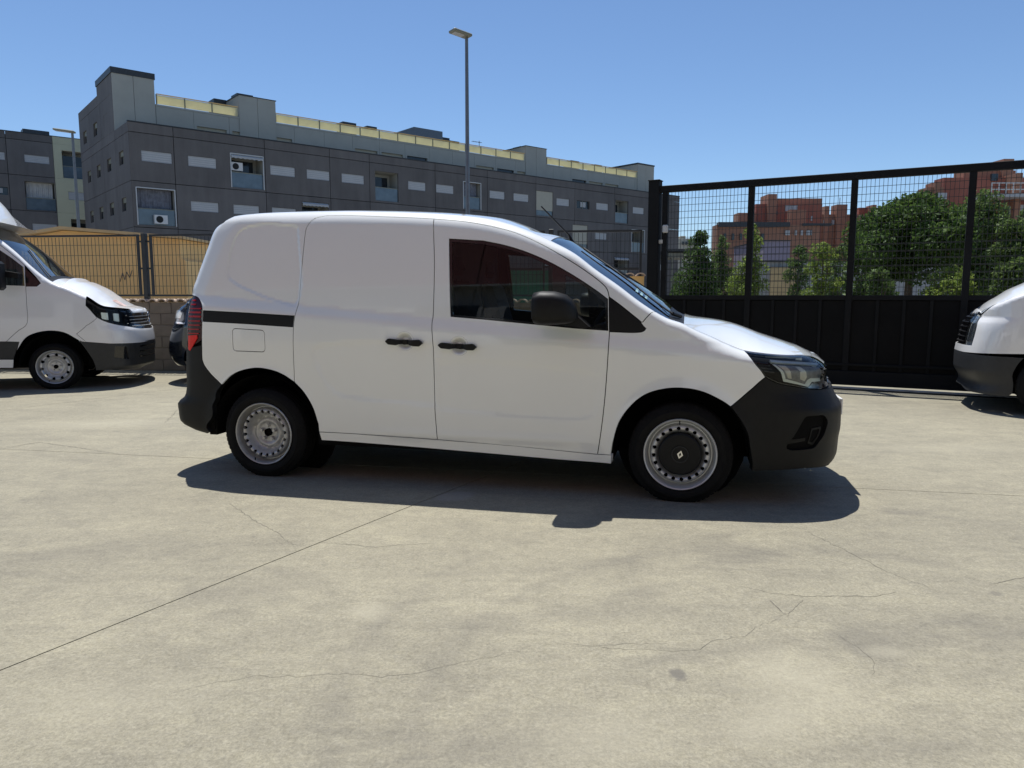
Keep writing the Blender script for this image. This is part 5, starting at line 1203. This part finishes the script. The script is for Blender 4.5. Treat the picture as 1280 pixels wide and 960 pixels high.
def tree(name, label, px, Y, ytop, wpx, zbot, n, mat, seed, cone=False, group=None, size=.05, cat='tree', dpt=.9):
    P = at(px, ytop, Y); x0 = P[0]; H_ = P[2]; rad = wpx/2/FPX*Y; o = empty(name, (x0, Y, 0), 0, label=label, cat=cat, group=group); r = random.Random(seed); cl = []
    hh = H_-zbot; k = 0
    while k < (60 if wpx > 90 else 46):
        z = r.uniform(0, 1); a = r.uniform(0, 2*PI); prof = (1-z)**.55*.92+.10 if cone else math.sqrt(max(0, 1-((z-.48)/.56)**2)); q = rad*prof*math.sqrt(r.uniform(.1, 1)); cr = rad*r.uniform(.22, .38)*(1 if not cone else .7+.75*(1-z))
        q = max(0, q-cr*.4); zz = zbot+cr*.4+z*(hh-cr*1.1); cl.append((q*math.cos(a), q*math.sin(a)*dpt, zz, cr)); k += 1
    cl.append((0, 0, H_-rad*.16, rad*.18))
    c = bpy.data.objects.new('crown', leaf_cloud(int(n*1.5), cl, size, seed)); C.objects.link(c); c.parent = o; c.data.materials.append(M[mat])
    t = MB(); t.tube((0, 0, 0), (.02*rad, 0, zbot+.25*hh), rad*.055+.03, rad*.04+.02, 10)
    for i in range(9): q = cl[i*3 % len(cl)]; t.tube((.02*rad, 0, zbot+.02*i*hh), q[:3], rad*.022+.012, .008, 6)
    t.tube((.02*rad, 0, zbot+.25*hh), (0, 0, zbot+.85*hh), rad*.04+.02, .012, 8); t.build('trunk', M['trunk'], o, smooth=True); return o
tree('street_tree', 'dark green conical tree nearest the gate post, beyond the mesh', 876, 22, 289, 68, .9, 6500, 'leaf_dark', 11, True, size=.055)
tree('street_tree', 'mid green tree between the dark conical tree and the second gate stile', 903, 23, 294, 48, .9, 3200, 'leaf_mid', 12, True, size=.05)
tree('young_tree', 'light green pointed young tree behind the second gate stile', 941, 19, 279, 60, .8, 4800, 'leaf_light', 13, True, size=.045)
tree('young_tree', 'light green young tree just left of the third gate stile', 1030, 18, 303, 56, .2, 3800, 'leaf_light', 14, False, size=.042)
tree('bush', 'small dark bush above the grey street wall in the second gate bay', 999, 40, 306, 34, .6, 2000, 'leaf_mid', 15, False, size=.08, cat='bush')
tree('bush', 'rounded green bush against the brick roofs left of the third stile', 1052, 38, 304, 40, .5, 2200, 'leaf_mid', 16, False, size=.08, cat='bush')
tree('broad_tree', 'broad leafy tree filling the wide bay of the gate with its trunk showing', 1142, 17, 246, 148, 1.75, 26000, 'leaf_dark', 17, False, size=.062)
tree('broad_tree', 'smaller leafy crown on the left flank of the broad tree', 1092, 18.5, 264, 70, .9, 6500, 'leaf_mid', 18, False, size=.055)
tree('broad_tree', 'loose olive green tree behind the last gate stile in view', 1232, 19, 236, 92, 1.2, 11000, 'leaf_mid', 19, False, size=.05)
tree('broad_tree', 'leafy tree at the right edge of the photo above the white van nose', 1290, 16, 262, 90, 1.0, 9500, 'leaf_mid', 20, False, size=.055)
tree('shrub', 'light shrub low behind the gate mesh under the broad tree', 1190, 15.5, 330, 66, .8, 3600, 'leaf_light', 21, False, size=.04, cat='shrub')
tree('shrub', 'small light shrub low behind the gate mesh left of the broad tree trunk', 1100, 15.5, 334, 44, .5, 1900, 'leaf_mid', 22, False, size=.04, cat='shrub')

# ---------------------------------------------------------------- warehouse behind the camera (the van's paint and glass mirror it)
wh = empty('warehouse', (0, -5.5, 0), math.radians(-6), label='maroon clad warehouse with a pale base on the near side of the yard', cat='building')
for k in range(14):
    x = -21+k*3.0
    for q in range(2): MB().bevbox(x+.01, x+2.99, -.25, 0, 2.7*q, 2.68+2.7*q, .01).build('base_panel', M['basewall'], wh)
    for q in range(2): MB().bevbox(x+.01, x+2.99, -.25, .02, 5.42+3.0*q, 8.40+3.0*q, .015).build('cladding_panel', M['redwall'], wh)
MB().box(-21, 21, -12, -.26, 0, 11.3).build('hall', M['basewall'], wh)
for x in (-10, -3.2, 6.5):
    MB().bevbox(x-2.1, x+2.1, .02, .07, 0, 4.1, .01).build('door_frame', M['white'], wh)
    MB().bevbox(x-1.9, x+1.9, .071, .10, 0, 3.9, .01).build('roller_door', M['deep'] if x == -3.2 else M['doorgrey'], wh)
for x in (-6.5, .8, 2.9, 10.5):
    MB().bevbox(x-.85, x+.85, .02, .06, 2.3, 4.3, .01).build('window_frame', M['white'], wh); MB().bevbox(x-.75, x+.75, .061, .08, 2.4, 4.2, .01).build('window_pane', M['pane'], wh)
MB().bevbox(-21, 21, .02, .5, 5.36, 5.46, .01).build('ledge', M['white'], wh)

# ---------------------------------------------------------------- OTHER VEHICLES
def locpx(O, ang, px, py, y):
    h = np.array([math.cos(ang), math.sin(ang), 0]); l = np.array([-h[1], h[0], 0]); P = hit(px, py, O+l*y, l)-O; return float(P@h), float(P[2])
def xf_from(O, ang, pts, y, add=.03):
    q = sorted([(z, x) for x, z in (locpx(O, ang, px, py, y) for px, py in pts)]); out = [(q[0][0]-.1, q[0][1]+add-.05)]
    for z, x in q:
        if z > out[-1][0]+.01: out.append((z, x+add))
    return out
# ---- left: large white van with a box body and a roof fairing
A1 = math.radians(17); h1 = np.array([math.cos(A1), math.sin(A1), 0]); l1 = np.array([-h1[1], h1[0], 0])
O1 = ground(70, 487)+l1*.95
v1 = empty('box_van', O1, A1, label='large white box van with roof fairing, its nose entering at the left edge', cat='van')
W1 = PCH([.1, .3, .6, .9, 1.2, 1.45, 1.9, 2.4, 2.7], [.93, .955, .98, .985, .965, .93, .86, .79, .75])
XF1 = xf_from(O1, A1, [(184.5, 388), (189.5, 404), (193, 412.7), (194.3, 430), (194, 446), (190.5, 455), (182, 459.5)], -.62)
E1 = [(-60, 262), (-25, 283), (0, 299), (20, 315), (39, 332.6), (57, 347), (66, 352.5), (84, 359), (104, 368), (121, 378), (131, 382.5), (150, 385), (166, 386.5)]
X11 = max(x for z, x in XF1)
P1_ = [(184.5, 388), (189.5, 404), (193, 412.7), (194.3, 430), (194, 446), (190.5, 455)]
S1 = fit_ends(lambda a, b: Skin(O1, A1, -1, -3.2, X11, [(0, 0), (.012, .5), (.035, .8), (.075, .92), (.14, .972), (.3, .995), (.6, 1)], [(0, 0), (.04, .35), (.10, .62), (.18, .80), (.28, .90), (.42, .96), (.65, .99), (1.0, 1)],
          W1, a, b, PCH([-3, -1, 0, .6, 1], [.12, .07, .06, .06, .04]), E1, [(.0, 2.35), (2.0, 2.35)]+[(-.4, locpx(O1, A1, 176, 386.5, -.7)[1]), (-1e-9, locpx(O1, A1, 182, 387, -.5)[1])], .22, W0=.97, rr=(.1, .5), fr=(.9, .3)), [(.2, -3.2), (2.6, -3.2)], XF1, [], P1_)
u1 = S1.umax; VT1 = lambda u: float(S1.vtop(np.array([u]))[0]); _u1 = np.linspace(0, u1, 400); _x1 = S1.Xc(_u1)
X11 = float(S1.surf(np.array([[u1, .9]]))[0][0]); _zc1 = sorted(locpx(O1, A1, px, py, 0.0) for px, py in ((98, 347), (104, 351), (118, 353.7), (140, 360.7), (157, 369), (171, 376), (180, 383))); _k = (X11-.02-_zc1[0][0])/(_zc1[-1][0]-_zc1[0][0]); print('zc1', X11, _zc1[0], _zc1[-1]); _zc1 = [(_zc1[0][0]+(p[0]-_zc1[0][0])*_k, p[1]) for p in _zc1]; ZC1 = PCH([p[0] for p in _zc1]+[_zc1[-1][0]+.3], [p[1] for p in _zc1]+[_zc1[-1][1]-.06])
S1.pw = 3.0; S1.crown = lambda x: np.where(np.asarray(x, float) < _zc1[0][0], .06, np.clip(ZC1(x)-S1.ZT(np.interp(x, _x1, _u1)), .015, .13))
arch1 = [(119.8, 463), (117, 452), (112, 443.7), (98, 425), (78.7, 415.2), (56, 413.8), (33.7, 421), (21, 438), (17, 452), (16.5, 461)]
fdoor = [(32, 358), (33.4, 380), (33.7, 404), (22, 414), (11, 424), (8, 427)]
trimt = [(-60, 427), (0, 427), (24, 427.5)]
lampL = [(107, 383.5), (115, 392), (121, 396.5), (132, 402), (150, 406.5), (171, 410)]
lampT = [(107, 383.5), (112, 382.3), (123, 383), (140, 385.5), (166, 388.5), (170, 398), (171, 410)]
seam = [(121, 397.5), (108, 407), (95.6, 417.5)]
blk = [(107.5, 427.5), (138, 429.6), (165, 429), (180, 427.6), (191, 424)]
zb1 = S1.surf(S1.inv([(188, 425)]))[0][2]; win1 = [(-70, 300), (-40, 305), (0, 311), (15, 320), (31, 333), (45, 347), (50.5, 354), (46, 358), (32, 358.6), (0, 357), (-70, 356)]
uL = float(S1.inv([(108, 377)])[0][0]); uwb = float(S1.inv([(58, 349)])[0][0])
wp = S1.path(('L', win1))
S1.panel('front_door', S1.path(('L', [(-90, 290)]), ('D', [(float(S1.inv([(-70, 262)])[0][0]), 2.2)]) if 0 else ('L', [(-60, 268), (-25, 290), (0, 306), (20, 322), (31, 331.5), (32, 358)]), ('S', fdoor), ('L', [(0, 427), (-90, 427)])), M['paint_cream'], v1, holes=[S1.path(('L', [(-70, 300), (-40, 298), (0, 313), (15, 323), (29, 334), (30.5, 357.2), (0, 356), (-70, 355)]))], mirror=True, step=.05)
S1.panel('door_glass', S1.path(('L', [(-70, 300), (-40, 298), (0, 313), (15, 323), (29, 334), (30.5, 357.2), (0, 356), (-70, 355)])), M['side_glass'], v1, off=-.012, ret=0, gap=-.004, step=.1)
S1.panel('window_trim', S1.path(('L', [(31.5, 335), (45, 347.5), (50.5, 354), (46, 358), (32.5, 358.6)])), M['gloss_black'], v1, off=.001)
S1.panel('front_fender', S1.path(('L', [(-88, 262.5)]), ('D', [(float(S1.inv([(-60, 262)])[0][0]), VT1(float(S1.inv([(-60, 262)])[0][0])))]), ('E', (float(S1.inv([(-60, 262)])[0][0]), uL)), ('L', [(107, 382)]), ('L', seam), ('L', [(107.5, 427.5), (99, 427)]), ('S', arch1[3:8]), ('L', [(24, 427.5), (8, 427)]), ('S', fdoor[::-1]), ('L', [(32, 358), (46, 358), (50.8, 354), (45, 346.5), (31, 331.5), (20, 322), (0, 306), (-25, 290), (-60, 268)])), M['paint_cream'], v1, holes=[], step=.045)
S1.panel('bumper_skin', S1.path(('S', lampL), ('D', [(u1-.50, S1.surf(S1.inv([(171, 410)]))[0][2]-.01), (u1, S1.surf(S1.inv([(171, 410)]))[0][2]-.02), (u1, zb1), (u1-.45, zb1)]), ('L', blk[::-1]), ('L', seam[::-1])), M['paint_cream'], v1, step=.03)
S1.panel('lower_bumper', S1.path(('L', blk), ('D', [(u1-.45, zb1), (u1, zb1), (u1, .26), (u1-.3, .26)]), ('L', [(176, 460), (150, 462), (119.8, 463)]), ('S', arch1[:4])), M['plastic_grey'], v1, holes=[S1.path(('L', [(144, 433), (158, 433.5), (162, 449), (143, 447)]))], ret=.03, step=.03)
S1.panel('fog_lamp_recess', S1.path(('L', [(144, 433), (158, 433.5), (162, 449), (143, 447)])), M['gloss_black'], v1, off=-.02, ret=0, gap=-.004)
for k in range(3): S1.panel('air_vane', S1.path(('D', [(u1-.62, .40+.075*k), (u1, .40+.075*k), (u1, .425+.075*k), (u1-.62, .425+.075*k)])), M['gloss_black'], v1, off=.004, ret=.02, step=.03)
S1.panel('sill_trim', S1.path(('L', [(-90, 427), (0, 427), (24, 427.5), (20, 440), (17, 449), (-90, 449)])), M['plastic_grey'], v1)
S1.panel('sill', S1.path(('L', [(-90, 449.5), (17, 449.5), (16.5, 460), (-90, 460)])), M['paint_cream'], v1)
S1.panel('headlamp', S1.path(('L', lampT), ('L', lampL[::-1][1:-1])), M['lamp_glass'], v1, ret=.0, step=.03)
S1.panel('lamp_housing', S1.path(('L', lampT), ('L', lampL[::-1][1:-1])), M['gloss_black'], v1, off=-.05, ret=0, gap=-.006)
for pts in ([(126, 390.5), (135, 391), (136, 400), (127.5, 398.5)], [(142, 391.5), (149, 392), (150, 402), (143, 401)]): S1.panel('projector', roundrect(S1.inv(pts), .012), M['drl'], v1, off=-.012, ret=.02, gap=0, step=.02)
zg = S1.surf(S1.inv([(170, 390)]))[0][2]; zg0 = S1.surf(S1.inv([(171, 409)]))[0][2]
S1.panel('grille', S1.path(('D', [(u1-.66, zg0-.01), (u1, zg0-.02), (u1, zg+.03), (u1-.72, zg+.01)])), M['gloss_black'], v1, off=-.012, ret=.02, step=.03)
for k in range(4): S1.panel('grille_bar', S1.path(('D', [(u1-.68, zg0+.015+k*.045), (u1, zg0+.015+k*.045), (u1, zg0+.03+k*.045), (u1-.69, zg0+.03+k*.045)])), M['galv'], v1, off=.001, ret=.015, step=.03)
S1.panel('bonnet_lip', S1.path(('D', [(u1-.60, zg-.01), (u1, zg-.01), (u1, VT1(u1))]), ('E', (u1, u1-.60))), M['paint_cream'], v1, off=-.001, ret=.02, gap=0)
MB().lathe([(.065, 0), (.075, .012), (.085, 0)], 28, c=(0, 0, 0)).build('nose_badge', M['chrome'], v1, smooth=True).location = (X11+.005, 0, .98)
bpy.data.objects['nose_badge'].rotation_euler = (0, 0, math.radians(90))
S1.top('windscreen', float(S1.inv([(-40, 275)])[0][0]), uwb, M['screen_glass'], v1, nu=40, jm=.98, off=-.004)
S1.top('roof', .02, float(S1.inv([(-40, 275)])[0][0]), M['paint_cream'], v1, nu=20)
S1.top('scuttle', uwb, float(S1.inv([(65, 353)])[0][0]), M['plastic'], v1, nu=6, off=-.006)
S1.top('bonnet', float(S1.inv([(65, 353)])[0][0]), u1, M['paint_cream'], v1, nu=90)
bn = [S1.toppos(np.array([u]), np.array([j]))[0] for u, j in ((u1-1.02, -.55), (u1-1.02, -.25), (u1-.82, -.25), (u1-.82, -.55))]
M['orange_mark'] = simple('faded_orange_marking', (.80, .52, .44), .5, var=.2, scale=30)
for k in range(4):
    q = [Vector(bn[0]).lerp(Vector(bn[1]), k/4+.02), Vector(bn[0]).lerp(Vector(bn[1]), k/4+.16), Vector(bn[3]).lerp(Vector(bn[2]), k/4+.16), Vector(bn[3]).lerp(Vector(bn[2]), k/4+.02)]
    mk('bonnet_lettering', [(p.x, p.y, p.z+.006) for p in q], [(0, 3, 2, 1)], M['orange_mark'], v1)
inn = S1.path(('D', [(.3, .35)]), ('L', [(-90, 455), (16.5, 461)]), ('S', arch1[::-1]), ('D', [(u1-.5, .28), (u1, .28), (u1, zg), (u1-.75, zg+.01)]), ('D', [(u, VT1(u)-.04) for u in np.linspace(u1-.9, .3, 60)]))
S1.panel('inner_frame', inn, M['dark'], v1, holes=[inset(resample(S1.path(('L', [(-70, 300), (-40, 298), (0, 313), (15, 323), (29, 334), (30.5, 357.2), (0, 356), (-70, 355)])), .02), .01)], off=-.03, ret=.02, gap=.008, step=.1)
make_wheel(v1, 0, -.93, .312, .322, .232, nh=10, rh=.022, rim='steel_rim'); make_wheel(v1, 0, .93, .312, .322, .232, flip=True, nh=10, rh=.022)
make_wheel(v1, -3.9, -.93, .335, .345, .232, nh=10, rh=.022); make_wheel(v1, -3.9, .93, .335, .345, .232, flip=True, nh=10, rh=.022)
for sg in (-1, 1):
    b = MB(); V = []; F = []
    for i in range(25): a = PI*i/24; V += [(.43*math.cos(a), sg*.93, .34+.43*math.sin(a)), (.43*math.cos(a), sg*.55, .34+.43*math.sin(a))]
    F = [(2*i, 2*i+1, 2*i+3, 2*i+2) for i in range(24)]; b.add(V, F).build('arch_liner', M['dark'], v1)
MB().box(-3.0, .55, -.56, .56, .28, .75).box(-3.0, -.5, -.86, .86, .40, .75).build('floor_pan', M['dark'], v1)
MB().bevbox(-1.05, -.55, -.75, .75, .75, 1.15, .05).build('seat', M['seat'], v1); MB().bevbox(-1.30, -1.12, -.75, .75, 1.0, 1.75, .05).build('backrest', M['seat'], v1)
MB().add([(.02, -.8, .8), (.02, .8, .8), (.10, .8, 1.22), (.10, -.8, 1.22), (.5, -.8, .8), (.5, .8, .8), (.5, .8, 1.15), (.5, -.8, 1.15)], [(0, 3, 2, 1), (4, 5, 6, 7), (3, 7, 6, 2), (0, 1, 5, 4), (0, 4, 7, 3), (1, 2, 6, 5)]).build('dashboard', M['trim'], v1)
# box body and fairing
MB().bevbox(-5.9, -1.75, -1.02, 1.02, .55, 2.72, .04).build('box_body', M['paint_cream'], v1)
prof = [locpx(O1, A1, px, py, .10) for px, py in ((27.3, 283.2), (27.6, 279.5), (25.5, 275), (21, 268), (11, 257), (0, 248), (-18, 236), (-40, 226), (-70, 218), (-110, 212))]
prof = [(x-.24, prof[0][1]-.05+(z-prof[0][1])*1.3) for x, z in spline(prof, 4)]+[(locpx(O1, A1, -110, 284, -.5)[0], prof[0][1]+.0), (locpx(O1, A1, 12, 284.6, -.5)[0], prof[0][1]-.02)]
V = []; F = []; n = len(prof); ys = [-1.0, -.985, -.93, -.82, -.55, 0, .55, .82, .93, .985, 1.0]; ks = [.86, .93, .97, .99, 1.0, 1.015, 1.0, .99, .97, .93, .86]
for y, k in zip(ys, ks): V += [(prof[-1][0]-.9+(x-prof[-1][0]+.9)*k, y*.90, prof[-1][1]+(z-prof[-1][1])*k) for x, z in prof]
for a in range(len(ys)-1):
    for i in range(n): F.append((a*n+i, a*n+(i+1) % n, (a+1)*n+(i+1) % n, (a+1)*n+i))
F += [tuple(range(n)), tuple(range((len(ys)-1)*n, len(ys)*n))]
MB().add(V, F).build('roof_fairing', M['paint_cream'], v1, smooth=True, recalc=True, sharp=45)
b = MB(); p0 = locpx(O1, A1, 27, 345, -.98); p1 = locpx(O1, A1, -2, 342, -1.1)
b.prism([(p0[0], p0[1]-.035), (p0[0], p0[1]+.035), (p1[0], p1[1]+.05), (p1[0], p1[1]-.04)], -1.12, -.93); b.build('mirror_arm', M['plastic'], v1, recalc=True)
MB().bevbox(p1[0]-.10, p1[0]+.09, -1.34, -1.10, p1[1]-.22, p1[1]+.16, .035).build('door_mirror', M['plastic'], v1, smooth=True)
MB().bevbox(p1[0]-.11, p1[0]-.098, -1.32, -1.12, p1[1]-.19, p1[1]+.13, .003).build('mirror_glass', M['chrome'], v1)
Q = [S1.toppos(np.array([u]), np.array([j]))[0]+np.array([0, 0, .016]) for u, j in zip(np.linspace(uwb-.35, uwb+.01, 8), np.linspace(-.35, -.85, 8))]
b = MB()
for p, q in zip(Q[:-1], Q[1:]): b.tube(p, q, .009, n=6)
b.build('wiper', M['plastic'], v1)

# ---- right: white van nose
A2 = math.radians(151); h2 = np.array([math.cos(A2), math.sin(A2), 0]); l2 = np.array([-h2[1], h2[0], 0])
O2 = ground(1303, 522)-l2*.93
v2 = empty('panel_van', O2, A2, label='white van with grey bumper whose nose enters at the right edge before the gate', cat='van')
XF2 = xf_from(O2, A2, [(1206, 396), (1201, 404), (1196.5, 420), (1192.8, 436), (1191.9, 445), (1192.5, 460), (1195.8, 475.6), (1203.5, 488.8), (1215, 496.4)], .62)
E2 = [(1440, 232), (1400, 262), (1360, 300), (1330, 332), (1310, 351), (1292, 361), (1280, 366), (1265, 371), (1249.4, 377.2), (1232, 384.5), (1221, 390.5)]
X21 = max(x for z, x in XF2)
W2 = PCH([.1, .3, .6, .9, 1.2, 1.45, 1.9, 2.4, 2.7], [.90, .925, .945, .95, .93, .90, .84, .78, .74])
P2_ = [(1205, 397), (1201, 404), (1196.5, 420), (1192.8, 436), (1191.9, 445), (1192.5, 460), (1195.8, 475.6), (1203.5, 488.8)]
S2 = fit_ends(lambda a, b: Skin(O2, A2, 1, -4.6, X21, [(0, 0), (.012, .5), (.035, .8), (.075, .92), (.14, .972), (.3, .995), (.6, 1)], [(0, 0), (.04, .35), (.10, .62), (.18, .80), (.28, .90), (.42, .96), (.65, .99), (.9, 1)],
          W2, a, b, PCH([-3, -1, 0, .6, 1], [.12, .07, .05, .06, .05]), E2, [(.0, 2.35), (3.4, 2.35)]+[(-.45, locpx(O2, A2, 1214, 392, .6)[1]), (-1e-9, locpx(O2, A2, 1208, 393, .5)[1])], .20, W0=.94, rr=(.1, .5), fr=(.8, .25)), [(.2, -4.6), (2.6, -4.6)], XF2, [], P2_)
u2 = S2.umax; VT2 = lambda u: float(S2.vtop(np.array([u]))[0]); S2.crown = lambda x: .03+.05*(1-sstep(.3, X21, x))
def u2x(x): q = np.linspace(0, u2, 2000); return float(q[np.argmin(np.abs(S2.Xc(q)-x))])
hx_ = lambda *p: S2.inv(list(p))
uLh = float(hx_((1249.4, 378.5))[0][0]); zbl = float(S2.surf(hx_((1221, 442.5)))[0][2]); zhl = float(S2.surf(hx_((1213.5, 431)))[0][2])
R2_ = .42; uin2 = float(hx_((1207.5, 412))[0][0])
arc2 = [(-.09+R2_*math.cos(t), .34+R2_*math.sin(t)) for t in np.linspace(-.25, PI+.25, 26)]
arcuv = [(u2x(x), z) for x, z in arc2]
hl2 = S2.path(('S', [(1249.4, 378), (1236, 386), (1226.5, 396), (1221, 408), (1218, 420), (1214.5, 431.5)]), ('D', [(uin2, zhl-.005), (uin2-.01, .5*(zhl+VT2(uin2))), (uin2, VT2(uin2)-.012)]), ('D', [(u, VT2(u)-.012) for u in np.linspace(uin2, uLh, 12)]))
S2.panel('headlamp', hl2, M['lamp_glass'], v2, ret=0, step=.03)
S2.panel('lamp_housing', hl2, M['lowwall'], v2, off=-.035, ret=0, gap=-.004, step=.04)
S2.panel('lamp_reflector', inset(resample(hl2, .02), .035), M['reflector'], v2, off=-.028, ret=.004, gap=0, step=.04)
fr_ = S2.path(('S', [(1249.4, 378), (1236, 386), (1226.5, 396), (1221, 408), (1218, 420), (1214.5, 431.5)]), ('D', [(uin2, zhl-.008), (u2, zhl-.008), (u2, zbl), (u2-.5, zbl)]), ('D', [arcuv[k] for k in range(len(arcuv)) if arcuv[k][1] > zbl and arc2[k][0] > 0]) , ('D', [a for k, a in enumerate(arcuv) if arc2[k][0] <= 0 and arc2[k][1] > zbl]), ('D', [(u2x(-.5), zbl), (u2x(-.62), zbl), (u2x(-.62), 1.0), (u2x(-.5), VT2(u2x(-.5)))]), ('E', (u2x(-.5), uLh)))
S2.panel('front_fender', fr_, M['paint_cream'], v2, step=.035)
S2.panel('front_bumper', S2.path(('D', [(u2-.5, zbl), (u2, zbl), (u2, .25), (u2-.35, .25), (u2-.6, .21)]), ('L', [(1245, 502), (1259, 505)]), ('D', [a for k, a in enumerate(arcuv) if arc2[k][0] > 0 and .21 < arc2[k][1] < zbl])), M['plastic_grey'], v2, ret=.03, step=.035)
S2.panel('grille', S2.path(('D', [(uin2+.01, zhl), (u2, zhl), (u2, VT2(u2)-.015), (uin2+.01, VT2(uin2)-.015)])), M['gloss_black'], v2, off=-.02, ret=.02)
for k in range(6):
    z = zhl+.02+k*(VT2(u2-.5)-.05-zhl)/6; S2.panel('grille_bar', S2.path(('D', [(uin2+.01, z), (u2, z), (u2, z+.014), (uin2+.01, z+.014)])), M['plastic'], v2, off=.0, ret=.02, step=.04)
S2.panel('body_side', S2.path(('D', [(0, .35), (u2x(-.63), .35), (u2x(-.63), 1.0), (u2x(-.51), VT2(u2x(-.51)))]), ('E', (u2x(-.51), 0))), M['paint_cream'], v2, step=.08, holes=[S2.path(('D', [(u2x(-1.75), 1.22), (u2x(-.70), 1.22), (u2x(-.72), VT2(u2x(-.72))-.12), (u2x(-1.2), VT2(u2x(-1.2))-.16), (u2x(-1.75), 1.95)]))])
S2.panel('door_glass', S2.path(('D', [(u2x(-1.75), 1.22), (u2x(-.70), 1.22), (u2x(-.72), VT2(u2x(-.72))-.12), (u2x(-1.2), VT2(u2x(-1.2))-.16), (u2x(-1.75), 1.95)])), M['side_glass'], v2, off=-.01, ret=0, gap=-.004, step=.1)
uws = u2x(-1.7); uwe = float(hx_((1312, 350))[0][0]) if True else 0
uwe = u2x(locpx(O2, A2, 1312, 350, .85)[0])
S2.top('roof', .02, uws, M['paint_cream'], v2, nu=20); S2.top('windscreen', uws, uwe, M['screen_glass'], v2, nu=24, jm=.98, off=-.004); S2.top('bonnet', uwe, u2, M['paint_cream'], v2, nu=60)
for y, sg in ((.93, 1), (-.93, -1)): make_wheel(v2, -.09, y, .335, .345, .225, flip=sg > 0, nh=12, rh=.018); make_wheel(v2, -3.4, y, .335, .345, .225, flip=sg > 0, nh=12, rh=.018)
for sg in (-1, 1):
    V = []
    for i in range(25): a = PI*i/24; V += [(-.09+.425*math.cos(a), sg*.90, .34+.425*math.sin(a)), (-.09+.425*math.cos(a), sg*.5, .34+.425*math.sin(a))]
    MB().add(V, [(2*i, 2*i+1, 2*i+3, 2*i+2) for i in range(24)]).build('arch_liner', M['dark'], v2)
MB().box(-4.3, .5, -.54, .54, .26, .9).box(-4.3, -.6, -.85, .85, .36, 1.0).build('floor_pan', M['dark'], v2)

# ---- dark car between the left van and the wall
A3 = math.radians(174); h3 = np.array([math.cos(A3), math.sin(A3), 0]); l3 = np.array([-h3[1], h3[0], 0])
O3 = ground(262, 481)-l3*.86
v3 = empty('parked_car', O3, A3, label='dark blue black car mostly hidden behind the tail of the white panel van', cat='car')
XF3 = xf_from(O3, A3, [(225, 381), (220.5, 388), (218, 400), (214, 414), (211.5, 425), (211, 437), (214.5, 449), (222, 457.7)], .55)
X31 = max(x for z, x in XF3)
W3 = PCH([.1, .3, .6, .85, .95, 1.2, 1.5], [.84, .87, .89, .89, .86, .78, .66])
P3_ = [(220.5, 388), (218, 400), (214, 414), (211.5, 425), (211, 437), (214.5, 449), (222, 457.7)]
S3 = fit_ends(lambda a, b: Skin(O3, A3, 1, X31-4.1, X31, [(0, 0), (.02, .5), (.06, .8), (.12, .92), (.25, .98), (.5, 1)], [(0, 0), (.05, .35), (.13, .62), (.22, .78), (.34, .90), (.5, .97), (.75, 1)],
          W3, a, b, PCH([-4, 0, 1], [.10, .07, .05]), [(560, 372), (500, 350), (430, 346), (340, 347), (290, 352), (262, 362), (248, 368), (238, 372.5), (230, 378)],
          [(0, 1.0), (-.35, locpx(O3, A3, 226, 382, .6)[1]), (-1e-9, locpx(O3, A3, 222, 384, .5)[1])], .2, W0=.88, rr=(.1, .6), fr=(.6, .2)), [(.2, X31-4.1), (.6, X31-4.15), (1.0, X31-4.0), (1.4, X31-3.7)], XF3, [], P3_)
u3 = S3.umax; VT3 = lambda u: float(S3.vtop(np.array([u]))[0]); S3.crown = lambda x: .05+x*0
def u3x(x): q = np.linspace(0, u3, 2000); return float(q[np.argmin(np.abs(S3.Xc(q)-x))])
def arcp(xc): return [(u3x(xc+.37*math.cos(t)), .32+.37*math.sin(t)) for t in np.linspace(-.15, PI+.15, 22)]
uu_ = [S3.vtop(np.array([u]))[0] for u in (0, u3)]
S3.panel('body', S3.path(('D', [(0, .30)]), ('D', arcp(-2.6)[::-1]), ('D', arcp(0)[::-1]), ('D', [(u3-.5, .26), (u3, .26), (u3, VT3(u3))]), ('E', (u3, 0))), M['bcar'], v3, step=.05,
         holes=[S3.path(('D', [(u3x(-2.9), .98), (u3x(-.35), .93), (u3x(-.75), VT3(u3x(-.75))-.09), (u3x(-1.4), VT3(u3x(-1.4))-.12), (u3x(-2.6), VT3(u3x(-2.6))-.12)]))])
S3.panel('side_window', S3.path(('D', [(u3x(-2.9), .98), (u3x(-.35), .93), (u3x(-.75), VT3(u3x(-.75))-.09), (u3x(-1.4), VT3(u3x(-1.4))-.12), (u3x(-2.6), VT3(u3x(-2.6))-.12)])), M['gloss_black'], v3, off=-.008, ret=0, gap=-.004)
S3.top('roof', .01, u3, M['bcar'], v3, nu=120)
for pts, m_ in (([(218.5, 388), (225, 387.5), (228, 392), (226, 398), (219, 398)], 'reflector'), ([(219, 402), (231, 403), (231, 405), (219, 404.5)], 'chrome')): S3.panel('headlamp' if m_ == 'reflector' else 'trim_strip', roundrect(S3.inv(pts), .006), M[m_], v3, off=.004, ret=.012, gap=0, step=.03)
S3.panel('lower_grille', roundrect(S3.path(('D', [(u3-.62, .36), (u3-.02, .36), (u3-.02, .58), (u3-.58, .58)])), .03), M['dark'], v3, off=.003, ret=.01, step=.04)
for x in (0, -2.6):
    for y, sg in ((.86, 1), (-.86, -1)): make_wheel(v3, x, y, .315, .325, .215, flip=sg > 0, nh=10, rh=.015)
MB().box(-3.2, .4, -.52, .52, .22, .8).box(-3.0, .3, -.75, .75, .70, .9).build('floor_pan', M['dark'], v3)
